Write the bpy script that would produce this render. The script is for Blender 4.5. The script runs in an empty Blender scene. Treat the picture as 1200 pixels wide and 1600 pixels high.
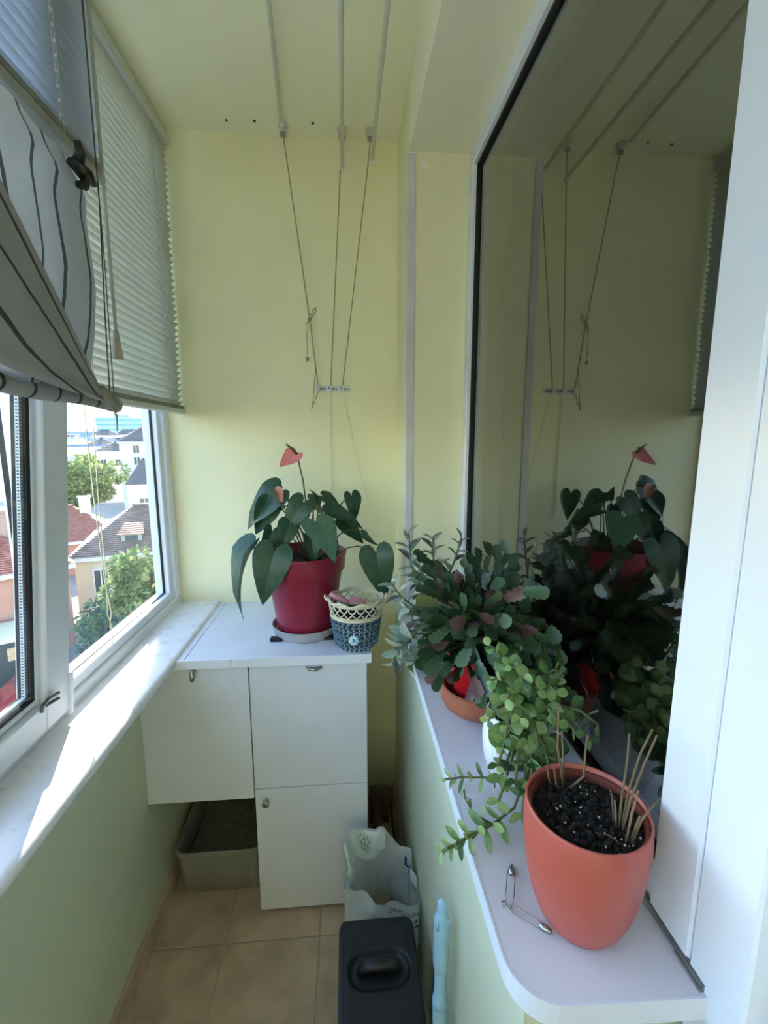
import bpy, math, random
from math import sin, cos, pi, radians as R
from mathutils import Vector as V, Matrix, noise as mnoise

sc = bpy.context.scene
COL = sc.collection

# ------------------------------------------------------------ camera
cam_d = bpy.data.cameras.new('camera')
cam_d.sensor_fit = 'HORIZONTAL'; cam_d.sensor_width = 36.0
cam_d.lens = 709.6 / 1200 * 36.0
cam_d.clip_start = 0.02; cam_d.clip_end = 3000
cam = bpy.data.objects.new('camera', cam_d); COL.objects.link(cam)
cam.location = (0, 0, 1.53)
cam.rotation_euler = (R(90 - 9.152), R(0.0), R(-4.622))
sc.camera = cam

# ------------------------------------------------------------ sky, sun, exposure
SUN_EL = 27.0
w = bpy.data.worlds.new('sky'); sc.world = w; w.use_nodes = True
nt = w.node_tree
bg = nt.nodes['Background']
sky = nt.nodes.new('ShaderNodeTexSky')
sky.sky_type = 'NISHITA'; sky.sun_disc = False
sky.sun_elevation = R(SUN_EL); sky.sun_rotation = R(-17.5)
sky.altitude = 550; sky.air_density = 1.1; sky.dust_density = 1.2; sky.ozone_density = 2.0
nt.links.new(sky.outputs[0], bg.inputs[0]); bg.inputs[1].default_value = 0.66

sd = bpy.data.lights.new('sun', 'SUN'); sd.energy = 11.0; sd.angle = R(0.53); sd.color = (1.0, 0.93, 0.82)
so = bpy.data.objects.new('sun', sd); COL.objects.link(so)
ce = cos(R(SUN_EL))
sdir = V((0.300 * ce, -0.954 * ce, -sin(R(SUN_EL))))
so.rotation_euler = sdir.to_track_quat('-Z', 'Y').to_euler()
so.location = (-6, 19, 12)

vs = sc.view_settings
vs.view_transform = 'Standard'; vs.look = 'None'; vs.gamma = 1.0; vs.use_curve_mapping = False
vs.exposure = 1.08
sc.cycles.max_bounces = 14; sc.cycles.diffuse_bounces = 8; sc.cycles.glossy_bounces = 6
sc.cycles.transparent_max_bounces = 24; sc.cycles.transmission_bounces = 10
sc.cycles.sample_clamp_indirect = 6

random.seed(11)
# ------------------------------------------------------------ materials
def lin(c):
    return tuple(((x / 255) / 12.92 if x / 255 <= .04045 else ((x / 255 + .055) / 1.055) ** 2.4) for x in c)

MATS = {}
def M(name, rgb, rough=.5, metal=0, var=.07, scale=9, bump=0, bscale=80, transl=0, spec=.5, rgb2=None, lo=.35, hi=.65, coat=0):
    if name in MATS: return MATS[name]
    m = bpy.data.materials.new(name); m.use_nodes = True
    t = m.node_tree; P = t.nodes['Principled BSDF']; out = t.nodes['Material Output']
    c = lin(rgb)
    tc = t.nodes.new('ShaderNodeTexCoord')
    n = t.nodes.new('ShaderNodeTexNoise'); n.inputs['Scale'].default_value = scale; n.inputs['Detail'].default_value = 5
    t.links.new(tc.outputs['Object'], n.inputs['Vector'])
    r = t.nodes.new('ShaderNodeValToRGB')
    r.color_ramp.elements[0].position = lo; r.color_ramp.elements[1].position = hi
    a = tuple(x * (1 - var) for x in c) + (1,)
    b = (tuple(min(1, x * (1 + var)) for x in c) if rgb2 is None else lin(rgb2)) + (1,)
    r.color_ramp.elements[0].color = a; r.color_ramp.elements[1].color = b
    t.links.new(n.outputs['Fac'], r.inputs['Fac'])
    t.links.new(r.outputs['Color'], P.inputs['Base Color'])
    P.inputs['Roughness'].default_value = rough; P.inputs['Metallic'].default_value = metal
    P.inputs['Specular IOR Level'].default_value = spec
    if coat: P.inputs['Coat Weight'].default_value = coat
    if bump:
        n2 = t.nodes.new('ShaderNodeTexNoise'); n2.inputs['Scale'].default_value = bscale; n2.inputs['Detail'].default_value = 6
        t.links.new(tc.outputs['Object'], n2.inputs['Vector'])
        bp = t.nodes.new('ShaderNodeBump'); bp.inputs['Strength'].default_value = bump; bp.inputs['Distance'].default_value = .004
        t.links.new(n2.outputs['Fac'], bp.inputs['Height']); t.links.new(bp.outputs['Normal'], P.inputs['Normal'])
    if transl:
        tr = t.nodes.new('ShaderNodeBsdfTranslucent'); mx = t.nodes.new('ShaderNodeMixShader')
        t.links.new(r.outputs['Color'], tr.inputs['Color']); mx.inputs[0].default_value = transl
        t.links.new(P.outputs[0], mx.inputs[1]); t.links.new(tr.outputs[0], mx.inputs[2])
        t.links.new(mx.outputs[0], out.inputs['Surface'])
    MATS[name] = m; return m

def glassmat(name, tint, f0=.045, rough=0.0):
    m = bpy.data.materials.new(name); m.use_nodes = True
    t = m.node_tree; t.nodes.remove(t.nodes['Principled BSDF']); out = t.nodes['Material Output']
    lw = t.nodes.new('ShaderNodeLayerWeight'); lw.inputs['Blend'].default_value = .5
    pw = t.nodes.new('ShaderNodeMath'); pw.operation = 'POWER'; pw.inputs[1].default_value = 5
    t.links.new(lw.outputs['Facing'], pw.inputs[0])
    ma = t.nodes.new('ShaderNodeMath'); ma.operation = 'MULTIPLY_ADD'; ma.inputs[1].default_value = 1 - f0; ma.inputs[2].default_value = f0
    t.links.new(pw.outputs[0], ma.inputs[0])
    tr = t.nodes.new('ShaderNodeBsdfTransparent'); tr.inputs[0].default_value = tint + (1,)
    gl = t.nodes.new('ShaderNodeBsdfGlossy'); gl.inputs['Roughness'].default_value = rough
    mx = t.nodes.new('ShaderNodeMixShader')
    t.links.new(ma.outputs[0], mx.inputs[0]); t.links.new(tr.outputs[0], mx.inputs[1]); t.links.new(gl.outputs[0], mx.inputs[2])
    t.links.new(mx.outputs[0], out.inputs['Surface']); return m

def stripemat(name, base, stripe, period, width, transl=.25):
    m = M(name, base, .9, var=.06, scale=14, bump=.12, bscale=900, transl=transl)
    t = m.node_tree
    ramp = [n for n in t.nodes if n.type == 'VALTORGB'][0]
    uv = t.nodes.new('ShaderNodeUVMap'); sp = t.nodes.new('ShaderNodeSeparateXYZ')
    t.links.new(uv.outputs[0], sp.inputs[0])
    nz = t.nodes.new('ShaderNodeTexNoise'); nz.inputs['Scale'].default_value = 22
    t.links.new(uv.outputs[0], nz.inputs['Vector'])
    ad = t.nodes.new('ShaderNodeMath'); ad.operation = 'MULTIPLY_ADD'; ad.inputs[1].default_value = .006
    t.links.new(nz.outputs['Fac'], ad.inputs[0]); t.links.new(sp.outputs['X'], ad.inputs[2])
    dv = t.nodes.new('ShaderNodeMath'); dv.operation = 'DIVIDE'; dv.inputs[1].default_value = period
    t.links.new(ad.outputs[0], dv.inputs[0])
    fr = t.nodes.new('ShaderNodeMath'); fr.operation = 'FRACT'; t.links.new(dv.outputs[0], fr.inputs[0])
    lt = t.nodes.new('ShaderNodeMath'); lt.operation = 'LESS_THAN'; lt.inputs[1].default_value = width / period
    t.links.new(fr.outputs[0], lt.inputs[0])
    mix = t.nodes.new('ShaderNodeMix'); mix.data_type = 'RGBA'
    t.links.new(lt.outputs[0], mix.inputs[0]); t.links.new(ramp.outputs[0], mix.inputs[6])
    mix.inputs[7].default_value = lin(stripe) + (1,)
    for n in t.nodes:
        if n.type == 'BSDF_PRINCIPLED': t.links.new(mix.outputs[2], n.inputs['Base Color'])
        if n.type == 'BSDF_TRANSLUCENT': t.links.new(mix.outputs[2], n.inputs['Color'])
    return m

ceilp = M('pale_yellow_paint', (240, 238, 210), .8, var=.03, scale=2.5, bump=.08, bscale=55)
yellow = M('yellow_paint', (234, 231, 194), .75, var=.035, scale=2.5, bump=.10, bscale=55)
green = M('pale_green_paint', (206, 211, 182), .6, var=.04, scale=3, bump=.10, bscale=40)
pvc = M('white_pvc', (222, 228, 238), .32, var=.02, scale=4)
lam = M('white_laminate', (216, 221, 232), .38, var=.03, scale=5, bump=.02, bscale=30)
sillm = M('white_sill', (228, 230, 236), .25, var=.10, scale=26, lo=.30, hi=.45)
tilem = M('beige_floor_tile', (190, 168, 146), .45, var=.16, scale=11, bump=.08, bscale=60)
grout = M('grout', (196, 184, 164), .9)
chrome = M('brushed_steel', (170, 170, 168), .3, metal=1, var=.05)
dkmet = M('dark_metal', (70, 72, 74), .4, metal=.8)
black = M('black_plastic', (18, 20, 24), .45, var=.1, bump=.05, bscale=200)
rubber = M('black_rubber', (14, 15, 16), .6)
alu = M('spacer_aluminium', (150, 155, 160), .4, metal=.9)
gw = glassmat('window_glass', (.93, .95, .95), .04)
gr = glassmat('inner_glass', (.60, .63, .60), .26)
clear = glassmat('clear_plastic', (.85, .86, .80), .10, .05)
slatm = M('blind_slat', (214, 216, 208), .45, var=.02, transl=.30)
slatn = M('pale_blue_blind_slat', (210, 217, 228), .45, var=.02, transl=.45)
railm = M('blind_rail', (200, 203, 200), .35, var=.02)
cordm = M('cord_beige', (150, 142, 118), .9)
cordw = M('cord_white', (222, 218, 196), .8)
rodm = M('white_rod', (222, 222, 212), .35)
soil = M('potting_soil', (26, 20, 16), .95, var=.5, scale=60, bump=.9, bscale=120)
perl = M('perlite', (200, 190, 172), .9)

# ------------------------------------------------------------ mesh helpers
def wm(o):
    return (wm(o.parent) @ o.matrix_basis) if o.parent else o.matrix_basis.copy()

class MB:
    def __init__(s): s.v = []; s.f = []; s.uv = None
    def add(s, vs_, fs):
        k = len(s.v); s.v += [V(p) for p in vs_]; s.f += [tuple(i + k for i in f) for f in fs]; return s
    def box(s, x0, x1, y0, y1, z0, z1, b=0):
        if b <= 0:
            p = [(x0,y0,z0),(x1,y0,z0),(x1,y1,z0),(x0,y1,z0),(x0,y0,z1),(x1,y0,z1),(x1,y1,z1),(x0,y1,z1)]
            return s.add(p, [(0,3,2,1),(4,5,6,7),(0,1,5,4),(1,2,6,5),(2,3,7,6),(3,0,4,7)])
        c = V(((x0+x1)/2,(y0+y1)/2,(z0+z1)/2)); h = V(((x1-x0)/2,(y1-y0)/2,(z1-z0)/2))
        b = min(b, h.x*.95, h.y*.95, h.z*.95)
        # chamfered box: 24 verts
        vs_ = []; idx = {}
        for sx in (-1,1):
            for sy in (-1,1):
                for sz in (-1,1):
                    for ax in range(3):
                        q = V((sx*(h.x-b), sy*(h.y-b), sz*(h.z-b)))
                        q[ax] += b * (sx,sy,sz)[ax]
                        idx[(sx,sy,sz,ax)] = len(vs_); vs_.append(c+q)
        fs = []
        for ax in range(3):
            o1, o2 = [(1,2),(2,0),(0,1)][ax]
            for sg in (-1,1):
                f = []
                for a, bb in ((-1,-1),(1,-1),(1,1),(-1,1)):
                    k = [0,0,0]; k[ax]=sg; k[o1]=a; k[o2]=bb; f.append(idx[(k[0],k[1],k[2],ax)])
                fs.append(f if sg > 0 else f[::-1])
        for ax in range(3):   # edges parallel to ax
            o1, o2 = [(1,2),(2,0),(0,1)][ax]
            for a in (-1,1):
                for bb in (-1,1):
                    k0=[0,0,0]; k0[ax]=-1; k0[o1]=a; k0[o2]=bb; k1=list(k0); k1[ax]=1
                    f=[idx[(*k0,o1)],idx[(*k1,o1)],idx[(*k1,o2)],idx[(*k0,o2)]]
                    fs.append(f if a*bb < 0 else f[::-1])
        for sx in (-1,1):
            for sy in (-1,1):
                for sz in (-1,1):
                    f=[idx[(sx,sy,sz,0)],idx[(sx,sy,sz,1)],idx[(sx,sy,sz,2)]]
                    fs.append(f if sx*sy*sz > 0 else f[::-1])
        return s.add(vs_, fs)
    def tube(s, pts, r, n=8, cap=True):
        pts = [V(p) for p in pts]; m = len(pts)
        rs = r if isinstance(r, (list, tuple)) else [r]*m
        up = V((0,0,1)); prev = None; vs_ = []
        for i, p in enumerate(pts):
            d = (pts[min(i+1,m-1)] - pts[max(i-1,0)]).normalized()
            if prev is None:
                a = up if abs(d.z) < .9 else V((1,0,0)); x = d.cross(a).normalized()
            else:
                x = (prev - d*prev.dot(d)).normalized()
            prev = x; y = d.cross(x)
            for k in range(n):
                t = 2*pi*k/n; vs_.append(p + (x*cos(t)+y*sin(t))*rs[i])
        fs = [(i*n+k, i*n+(k+1)%n, (i+1)*n+(k+1)%n, (i+1)*n+k) for i in range(m-1) for k in range(n)]
        if cap: fs += [tuple(range(n))[::-1], tuple(range((m-1)*n, m*n))]
        return s.add(vs_, fs)
    def lathe(s, prof, c, n=32, cap0=True, cap1=False, wob=None):
        vs_ = []
        for r, z in prof:
            for k in range(n):
                t = 2*pi*k/n; rr = r*(wob(t,z) if wob else 1); vs_.append((c[0]+rr*cos(t), c[1]+rr*sin(t), c[2]+z))
        m = len(prof)
        fs = [(i*n+k, i*n+(k+1)%n, (i+1)*n+(k+1)%n, (i+1)*n+k) for i in range(m-1) for k in range(n)]
        if cap0: fs.append(tuple(range(n))[::-1])
        if cap1: fs.append(tuple(range((m-1)*n, m*n)))
        return s.add(vs_, fs)
    def ball(s, c, r, n=10, m=6, sc_=(1,1,1)):
        pr = [(max(1e-4, sin(pi*i/m)), -cos(pi*i/m)) for i in range(m+1)]
        k = len(s.v); s.lathe(pr, (0,0,0), n, True, True)
        for i in range(k, len(s.v)):
            q = s.v[i]; s.v[i] = V((c[0]+q.x*r*sc_[0], c[1]+q.y*r*sc_[1], c[2]+q.z*r*sc_[2]))
        return s
    def grid(s, fn, nu, nv, uvfn=None, closeu=False):
        vs_ = [fn(i/nu, j/nv) for j in range(nv+1) for i in range(nu+1)]
        fs = [(j*(nu+1)+i, j*(nu+1)+i+1, (j+1)*(nu+1)+i+1, (j+1)*(nu+1)+i) for j in range(nv) for i in range(nu)]
        if uvfn:
            if s.uv is None: s.uv = []
            s.uv += [uvfn(i/nu, j/nv) for j in range(nv+1) for i in range(nu+1)]
        return s.add(vs_, fs)
    def extr(s, poly, z0, z1):
        n = len(poly)
        vs_ = [(x,y,z0) for x,y in poly] + [(x,y,z1) for x,y in poly]
        fs = [tuple(range(n))[::-1], tuple(range(n,2*n))] + [(i,(i+1)%n,n+(i+1)%n,n+i) for i in range(n)]
        return s.add(vs_, fs)
    def mesh(s, name, mat, smooth=False):
        me = bpy.data.meshes.new(name); me.from_pydata([tuple(v) for v in s.v], [], s.f)
        if s.uv:
            ul = me.uv_layers.new(name='UVMap')
            for l in me.loops: ul.data[l.index].uv = s.uv[l.vertex_index]
        for mm in (mat if isinstance(mat, (list, tuple)) else [mat]): me.materials.append(mm)
        if smooth:
            for p in me.polygons: p.use_smooth = True
        me.update(); return me
    def build(s, name, mat, parent=None, smooth=False, world=True, auto=None):
        if parent is not None and world:
            iv = wm(parent).inverted(); s.v = [iv @ v for v in s.v]
        me = s.mesh(name, mat, smooth)
        o = bpy.data.objects.new(name, me); COL.objects.link(o)
        if parent is not None: o.parent = parent
        if auto is not None:
            for p in me.polygons: p.use_smooth = True
            me.set_sharp_from_angle(angle=R(auto))
        return o

def tag(o, label=None, cat=None, group=None, kind=None):
    if label: o['label'] = label
    if cat: o['category'] = cat
    if group: o['group'] = group
    if kind: o['kind'] = kind
    return o
def thing(name, label, cat, loc=(0,0,0), rz=0, group=None):
    o = bpy.data.objects.new(name, None); COL.objects.link(o); o.empty_display_size = .05
    o.location = loc; o.rotation_euler = (0,0,rz)
    return tag(o, label, cat, group)
def S(o): o['kind'] = 'structure'; return o
def struct(name, loc=(0,0,0)):
    o = bpy.data.objects.new(name, None); COL.objects.link(o); o.location = loc; o['kind'] = 'structure'; return o
def inst(name, me, parent, Mx):
    o = bpy.data.objects.new(name, me); COL.objects.link(o)
    o.parent = parent; o.matrix_basis = wm(parent).inverted() @ Mx; return o
def orient(p, d, n, s=1.0):
    d = V(d).normalized(); x = d.cross(V(n))
    if x.length < 1e-4: x = d.cross(V((0.3,.5,.8)))
    x.normalize(); z = x.cross(d)
    m = Matrix(((x.x,d.x,z.x),(x.y,d.y,z.y),(x.z,d.z,z.z))).to_4x4() @ Matrix.Scale(s,4)
    m.translation = V(p); return m

# ============================================================ STRUCTURE
Y1 = 1.75; YB = -1.55; ZC = 2.55
fl = S(MB().box(-.75, .55, YB-.1, Y1+.15, -.12, -.004).build('floor', grout))
xe = [-.622, -.392, -.103, .192]; ye = [1.752, 1.50, 1.20] + [1.20-.3*i for i in range(1, 10)]
for i in range(3):
    for j in range(len(ye)-1):
        g = .0022
        MB().box(xe[i]+g, xe[i+1]-g, ye[j+1]+g, ye[j]-g, -.004, 0.0, .0012).build('tile', tilem, fl)
S(MB().box(-.74, .60, YB-.1, Y1+.0, ZC, ZC+.14).build('ceiling', ceilp))
S(MB().box(-.66, .60, Y1, Y1+.28, -.3, ZC+.14).build('wall_back', yellow))
S(MB().box(-.735, -.66, Y1-.015, Y1+.28, -12, ZC+.5).build('wall_exterior', M('weathered_concrete', (186,186,180), .9, var=.22, scale=14, bump=.4, bscale=40)))
S(MB().box(-.74, -.62, YB, Y1, -.3, .872).build('wall_left', green))
S(MB().box(-.74, .60, YB-.12, YB, -.3, ZC).build('wall_rear', yellow))
rp = S(MB().box(.19, .47, .40, Y1, 0, .928).build('wall_right', green))
S(MB().box(.19, .47, 1.44, Y1, .928, ZC).build('wall_pilaster', yellow))
S(MB().box(.19, .47, YB, 1.44, 2.345, ZC).build('wall_beam', ceilp))
S(MB().box(.372, .47, YB, -.62, 0, 2.345).build('wall_right_rear', yellow))
S(MB().box(-.62, -.608, YB, Y1, 0, .068, .002).build('baseboard_left', tilem))
S(MB().box(.178, .19, .40, Y1, 0, .068, .002).build('baseboard_right', tilem))
S(MB().box(.186, .208, 1.4355, 1.44, .957, 2.338, .001).box(.1865, .19, 1.44, 1.458, .957, 2.338).build('trim_1', M('trim_grey_white', (205, 205, 212), .4)))
for nm, (cx, cz, hw, hh) in enumerate([(.234, 2.31, .009, .008), (.222, 1.956, .007, .006), (.231, 1.949, .004, .004), (.216, 1.62, .006, .006)]):
    pts = [(cx+hw*cos(a)*(1+.12*sin(3*a+nm)), cz+hh*sin(a)*(1+.1*cos(2*a+nm))) for a in [2*pi*k/14 for k in range(14)]]
    if nm == 0: pts = [(cx-hw, cz-hh*.9), (cx+hw, cz-hh), (cx+hw*1.05, cz+hh*.8), (cx+.002, cz+hh), (cx-hw*.95, cz+hh*.85)]
    m = MB(); n = len(pts)
    m.add([(x,1.4385,z) for x,z in pts]+[(x,1.441,z) for x,z in pts], [tuple(range(n))]+[(i,n+i,n+(i+1)%n,(i+1)%n) for i in range(n)])
    tag(m.build('wall_patch', M('patch_white', (240,240,232), .8)), ['square white paint patch near the top of the pilaster','round white filler spot halfway up the pilaster','tiny white filler spot beside the round one','small white filler spot low on the pilaster'][nm], 'patch')

# --- room behind the inner window
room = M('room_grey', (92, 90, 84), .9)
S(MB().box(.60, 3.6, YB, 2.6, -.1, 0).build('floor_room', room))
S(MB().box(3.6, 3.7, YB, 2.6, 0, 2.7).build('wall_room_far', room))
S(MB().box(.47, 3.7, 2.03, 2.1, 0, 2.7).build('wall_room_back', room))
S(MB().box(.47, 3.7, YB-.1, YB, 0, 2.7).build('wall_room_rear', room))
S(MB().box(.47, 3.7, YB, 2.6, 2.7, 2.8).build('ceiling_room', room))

# --- inner window (right)
wr = struct('window_1', (.372, .9, .957))
MB().box(.366, .43, .45, 1.44, 2.300, 2.345, .003).build('top_rail', pvc, wr)
MB().box(.366, .43, 1.402, 1.44, .957, 2.302, .003).build('stile', pvc, wr)
MB().box(.372, .43, .45, 1.404, .957, 1.010, .003).build('bottom_rail', pvc, wr)
MB().box(.366, .43, .387, .452, .957, 2.345, .003).build('stile', pvc, wr)
g = MB()
for a in ((.452,1.402,1.010,1.018),(.452,1.402,2.292,2.300),(1.394,1.402,1.018,2.292),(.452,.456,1.018,2.292)):
    g.box(.378,.392,a[0],a[1],a[2],a[3])
g.build('gasket', rubber, wr)
MB().box(.386, .390, .453, 1.398, 1.012, 2.297).build('pane', gr, wr)
# --- balcony door beside it
dr = struct('door_1', (.372, 0, 0))
MB().box(.366, .44, .318, .3855, 0, 2.345, .003).build('door_frame', pvc, dr)
MB().box(.366, .44, -.62, -.555, 0, 2.345, .003).box(.366, .44, -.555, .318, 2.29, 2.345, .003).build('door_frame', pvc, dr)
MB().box(.395, .45, -.555, -.46, .01, 2.285, .003).box(.395, .45, .222, .312, .01, 2.285, .003).box(.395, .45, -.46, .222, .01, .75, .003).box(.395, .45, -.46, .222, 2.19, 2.285, .003).build('door_leaf', pvc, dr)
MB().box(.416, .420, -.46, .222, .75, 2.19).build('pane', gr, dr)

# --- outer glazing (left)
wl = struct('window_2', (-.66, 1.4, .905))
f = MB()
f.box(-.715, -.648, .30, Y1, .872, .938, .003).box(-.712, -.656, 1.03, Y1, .936, .966, .003)
f.build('bottom_rail', pvc, wl)
MB().box(-.715, -.648, 1.700, Y1, .936, 2.55, .003).box(-.712,-.660,1.674,1.702,.962,2.5,.003).build('jamb', pvc, wl)
MB().box(-.715, -.648, -1.4, Y1, 2.47, 2.55, .003).build('top_rail', pvc, wl)
MB().box(-.692, -.650, .965, 1.035, .936, 2.48, .003).box(-.690,-.660,1.033,1.058,.962,2.5,.003).build('mullion', pvc, wl)
MB().box(-.684, -.674, .9635, .9655, .94, 2.46).build('gasket', rubber, wl)
MB().box(-.685,-.677,1.056,1.676,.9655,.968).box(-.685,-.677,1.671,1.6745,.966,2.47).box(-.685,-.677,1.0575,1.0600,.968,2.47).build('gasket', rubber, wl)
MB().box(-.684, -.680, 1.050, 1.680, .958, 2.48).build('pane', gw, wl)
# near frame + tilted sash
wn = struct('window_3', (-.66, .6, .905))
MB().box(-.715, -.648, -.12, .32, .872, .945, .003).build('bottom_rail', pvc, wn)
MB().box(-.715, -.650, -.19, -.12, .872, 2.48, .003).build('jamb', pvc, wn)
sash = bpy.data.objects.new('tilted_sash', None); COL.objects.link(sash); sash.parent = wn
sash.matrix_basis = wm(wn).inverted() @ (Matrix.Translation((-.628, 0, .930)) @ Matrix.Rotation(R(5.6), 4, 'Y'))
# local: x out (thickness), z up
def sb(name, mat, *bs, b=.003):
    m = MB()
    for q in bs: m.box(*q, b)
    return m.build(name, mat, sash, world=False)
sb('sash_stile', pvc, (-.055, 0, .912, .992, 0, 1.50), (-.050, -.012, .898, .914, .062, 1.44))
sb('sash_stile', pvc, (-.055, 0, -.10, -.02, 0, 1.50))
sb('sash_rail', pvc, (-.055, 0, -.02, .912, 0, .064), (-.050, -.012, -.02, .90, .064, .078))
sb('sash_rail', pvc, (-.055, 0, -.02, .912, 1.435, 1.50))
sb('gasket', rubber, (-.04, -.014, .888, .898, .078, 1.43), (-.04, -.014, -.02, .898, .078, .086), b=0)
sb('glazing_spacer', M('spacer_pale',(196,200,200),.4), (-.027, -.020, .880, .889, .084, 1.43), (-.027, -.020, -.02, .888, .086, .094), b=0)
m = MB()
for k in range(220):
    z = .09 + k*.0061
    m.box(-.0253, -.0217, .8796, .8802, z, z+.0024).box(-.0202, -.0196, .8825, .8855, z, z+.0024)
dots = m.build('spacer_perforation', rubber, sash, world=False); dots['kind'] = 'stuff'
sb('pane', gw, (-.018, -.014, -.02, .899, .064, 1.436), b=0)
hg = MB(); hg.tube([(.004,.890,.058),(.006,.892,.072),(.008,.905,.078),(.008,.938,.072)], .004, 6)
hg.tube([(.006,.902,.066),(.008,.938,.060)], .0035, 6)
hg.build('hinge_lever', M('grey_zinc',(105,108,110),.4,metal=.6), sash, world=False)
sb('hinge_cover', pvc, (-.02,.006,.986,.998,-.01,.09))
# bare panes behind the camera
w4 = struct('window_4', (-.66, -.8, .9))
S(MB().box(-.74, -.648, YB, -.95, .872, 2.48).build('wall_light_block', yellow))  # unseen wall piece, added to cut the window light from behind the camera
MB().box(-.715,-.648,-1.55,-.19,.872,.945,.003).box(-.715,-.65,-1.55,-1.48,.94,2.48,.003).box(-.715,-.65,-.88,-.81,.94,2.48,.003).build('frame', pvc, w4)
MB().box(-.684,-.680,-1.48,-.19,.945,2.47).build('pane', gw, w4)

# --- sill and shelf
o = MB()
prof = [(-.650,.905),(-.512,.905),(-.505,.903),(-.500,.897),(-.499,.889),(-.502,.880),(-.510,.875),(-.650,.873)]
n = len(prof)
o.add([(x,-1.5,z) for x,z in prof]+[(x,Y1,z) for x,z in prof], [tuple(range(n)), tuple(range(n,2*n))[::-1]]+[(i,n+i,n+(i+1)%n,(i+1)%n) for i in range(n)])
tag(o.build('window_sill', sillm, auto=40), 'white sunlit window sill under the outer glazing', 'sill')
poly = [(.374,1.44),(.165,1.44),(.168,.415)] + [(.168+.052-.052*cos(a), .415-.052*sin(a)) for a in [pi/2*k/8 for k in range(1,9)]] + [(.374,.358)]
sh = thing('window_shelf', 'white laminate window board with a rounded front corner, carrying the potted plants', 'shelf', (.27,.9,.957))
MB().extr(poly[::-1], .929, .9565).build('board', M('shelf_laminate',(214,212,222),.42,var=.03,scale=6,bump=.03), sh)
eb = MB(); q = poly[1:-1]+[poly[-1]]
N = len(q); off = .0015
def outw(i):
    a = V((*q[max(i-1,0)],0)); b = V((*q[min(i+1,N-1)],0)); d = (b-a).normalized(); return V((d.y,-d.x,0))
vs_ = []
for i in range(N):
    c = V((*q[i],0)); nn = outw(i)
    if nn.dot(c-V((.3,.9,0))) < 0: nn = -nn
    for s_, z in ((off,.929),(off,.957),(-.001,.957),(-.001,.929)): vs_.append(c+nn*s_+V((0,0,z)))
eb.add(vs_, [(i*4+k, (i+1)*4+k, (i+1)*4+(k+1)%4, i*4+(k+1)%4) for i in range(N-1) for k in range(4)])
eb.build('edge_band', lam, sh)
tag(MB().tube([(.3655,.478,.961),(.3675,.362,.961)], .0045, 8).box(.3615,.3690,.362,.40,.957,.9605).build('gasket_strip', M('grey_strip',(112,114,116),.4,metal=.4)), 'thin grey metal strip along the foot of the white stile', 'strip')
tag(MB().tube([(.352,.494,.963),(.358,.474,.964),(.362,.466,.962)], [.004,.0065,.005], 8).box(.350,.366,.470,.482,.957,.965,.002).build('rubber_stop', rubber), 'small black rubber stop behind the salmon pot', 'stop')

# ============================================================ CABINETS
seamg = M('shadow_gap', (60,60,58), .8)
wc = thing('wall_cabinet', 'white hanging cabinet with a short door, over the litter tray', 'cabinet', (-.46,1.285,.425))
m = MB(); m.box(-.618,-.602,1.302,1.75,.427,.868).box(-.318,-.302,1.302,1.75,.427,.868).box(-.602,-.318,1.302,1.75,.427,.443).box(-.602,-.318,1.302,1.75,.852,.868).box(-.602,-.318,1.738,1.75,.443,.852)
m.build('body', lam, wc)
d = MB().box(-.620,-.302,1.284,1.3015,.424,.8665,.0012).build('door', lam, wc)
def knob(c, parent, kind):
    m = MB()
    if kind == 0:
        m.tube([(c[0],c[1],c[2]),(c[0],c[1]-.014,c[2])], .0035, 10)
        m.tube([(c[0],c[1]-.014,c[2]),(c[0],c[1]-.016,c[2]),(c[0],c[1]-.024,c[2]),(c[0],c[1]-.0255,c[2])], [.007,.0105,.0105,.008], 16)
    elif kind == 1:
        m.tube([(c[0]-.024,c[1],c[2]),(c[0]-.016,c[1]-.009,c[2]-.001),(c[0],c[1]-.013,c[2]-.002),(c[0]+.016,c[1]-.009,c[2]-.001),(c[0]+.024,c[1],c[2])], [.0025,.0045,.006,.0045,.0025], 10)
    else:
        m.tube([(c[0],c[1]-.001,c[2]+.012),(c[0],c[1]-.012,c[2]+.010),(c[0],c[1]-.016,c[2]-.002),(c[0]-.001,c[1]-.014,c[2]-.016)], [.0075,.0085,.0075,.006], 12)
    tag(m.build('knob', chrome, parent, smooth=True), 'steel knob')
knob((-.458,1.284,.848), d, 2)
tc_ = thing('tall_cabinet', 'tall white cabinet with an upper and a lower door beside the plastic bag', 'cabinet', (-.125,1.285,0))
m = MB(); m.box(-.300,-.284,1.302,1.75,.0,.868).box(.036,.052,1.302,1.75,.0,.868).box(-.284,.036,1.302,1.75,.03,.046).box(-.284,.036,1.302,1.75,.852,.868).box(-.284,.036,1.738,1.75,.046,.852).box(-.284,.036,1.302,1.74,.445,.461)
m.build('body', lam, tc_)
d1 = MB().box(-.2985,.0515,1.284,1.3015,.4565,.8665,.0012).build('door', lam, tc_)
knob((-.107,1.284,.855), d1, 1)
d2 = MB().box(-.2985,.0515,1.284,1.3015,.012,.4535,.0012).build('door', lam, tc_)
knob((-.264,1.284,.418), d2, 0)
ct = thing('countertop', 'white laminate countertop over both cabinets, holding the maroon pot and basket', 'countertop', (-.22,1.5,.868))
MB().box(-.479,.064,1.274,1.75,.8685,.8948,.001).build('board', lam, ct)
MB().box(-.512,-.4805,1.274,1.75,.8685,.8948,.001).build('side_strip', lam, ct)
MB().box(-.512,-.3465,1.270,1.2742,.8675,.8955,.0008).build('edge_band', pvc, ct)
MB().box(-.3450,.0655,1.270,1.2742,.8675,.8955,.0008).build('edge_band', pvc, ct)
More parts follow.
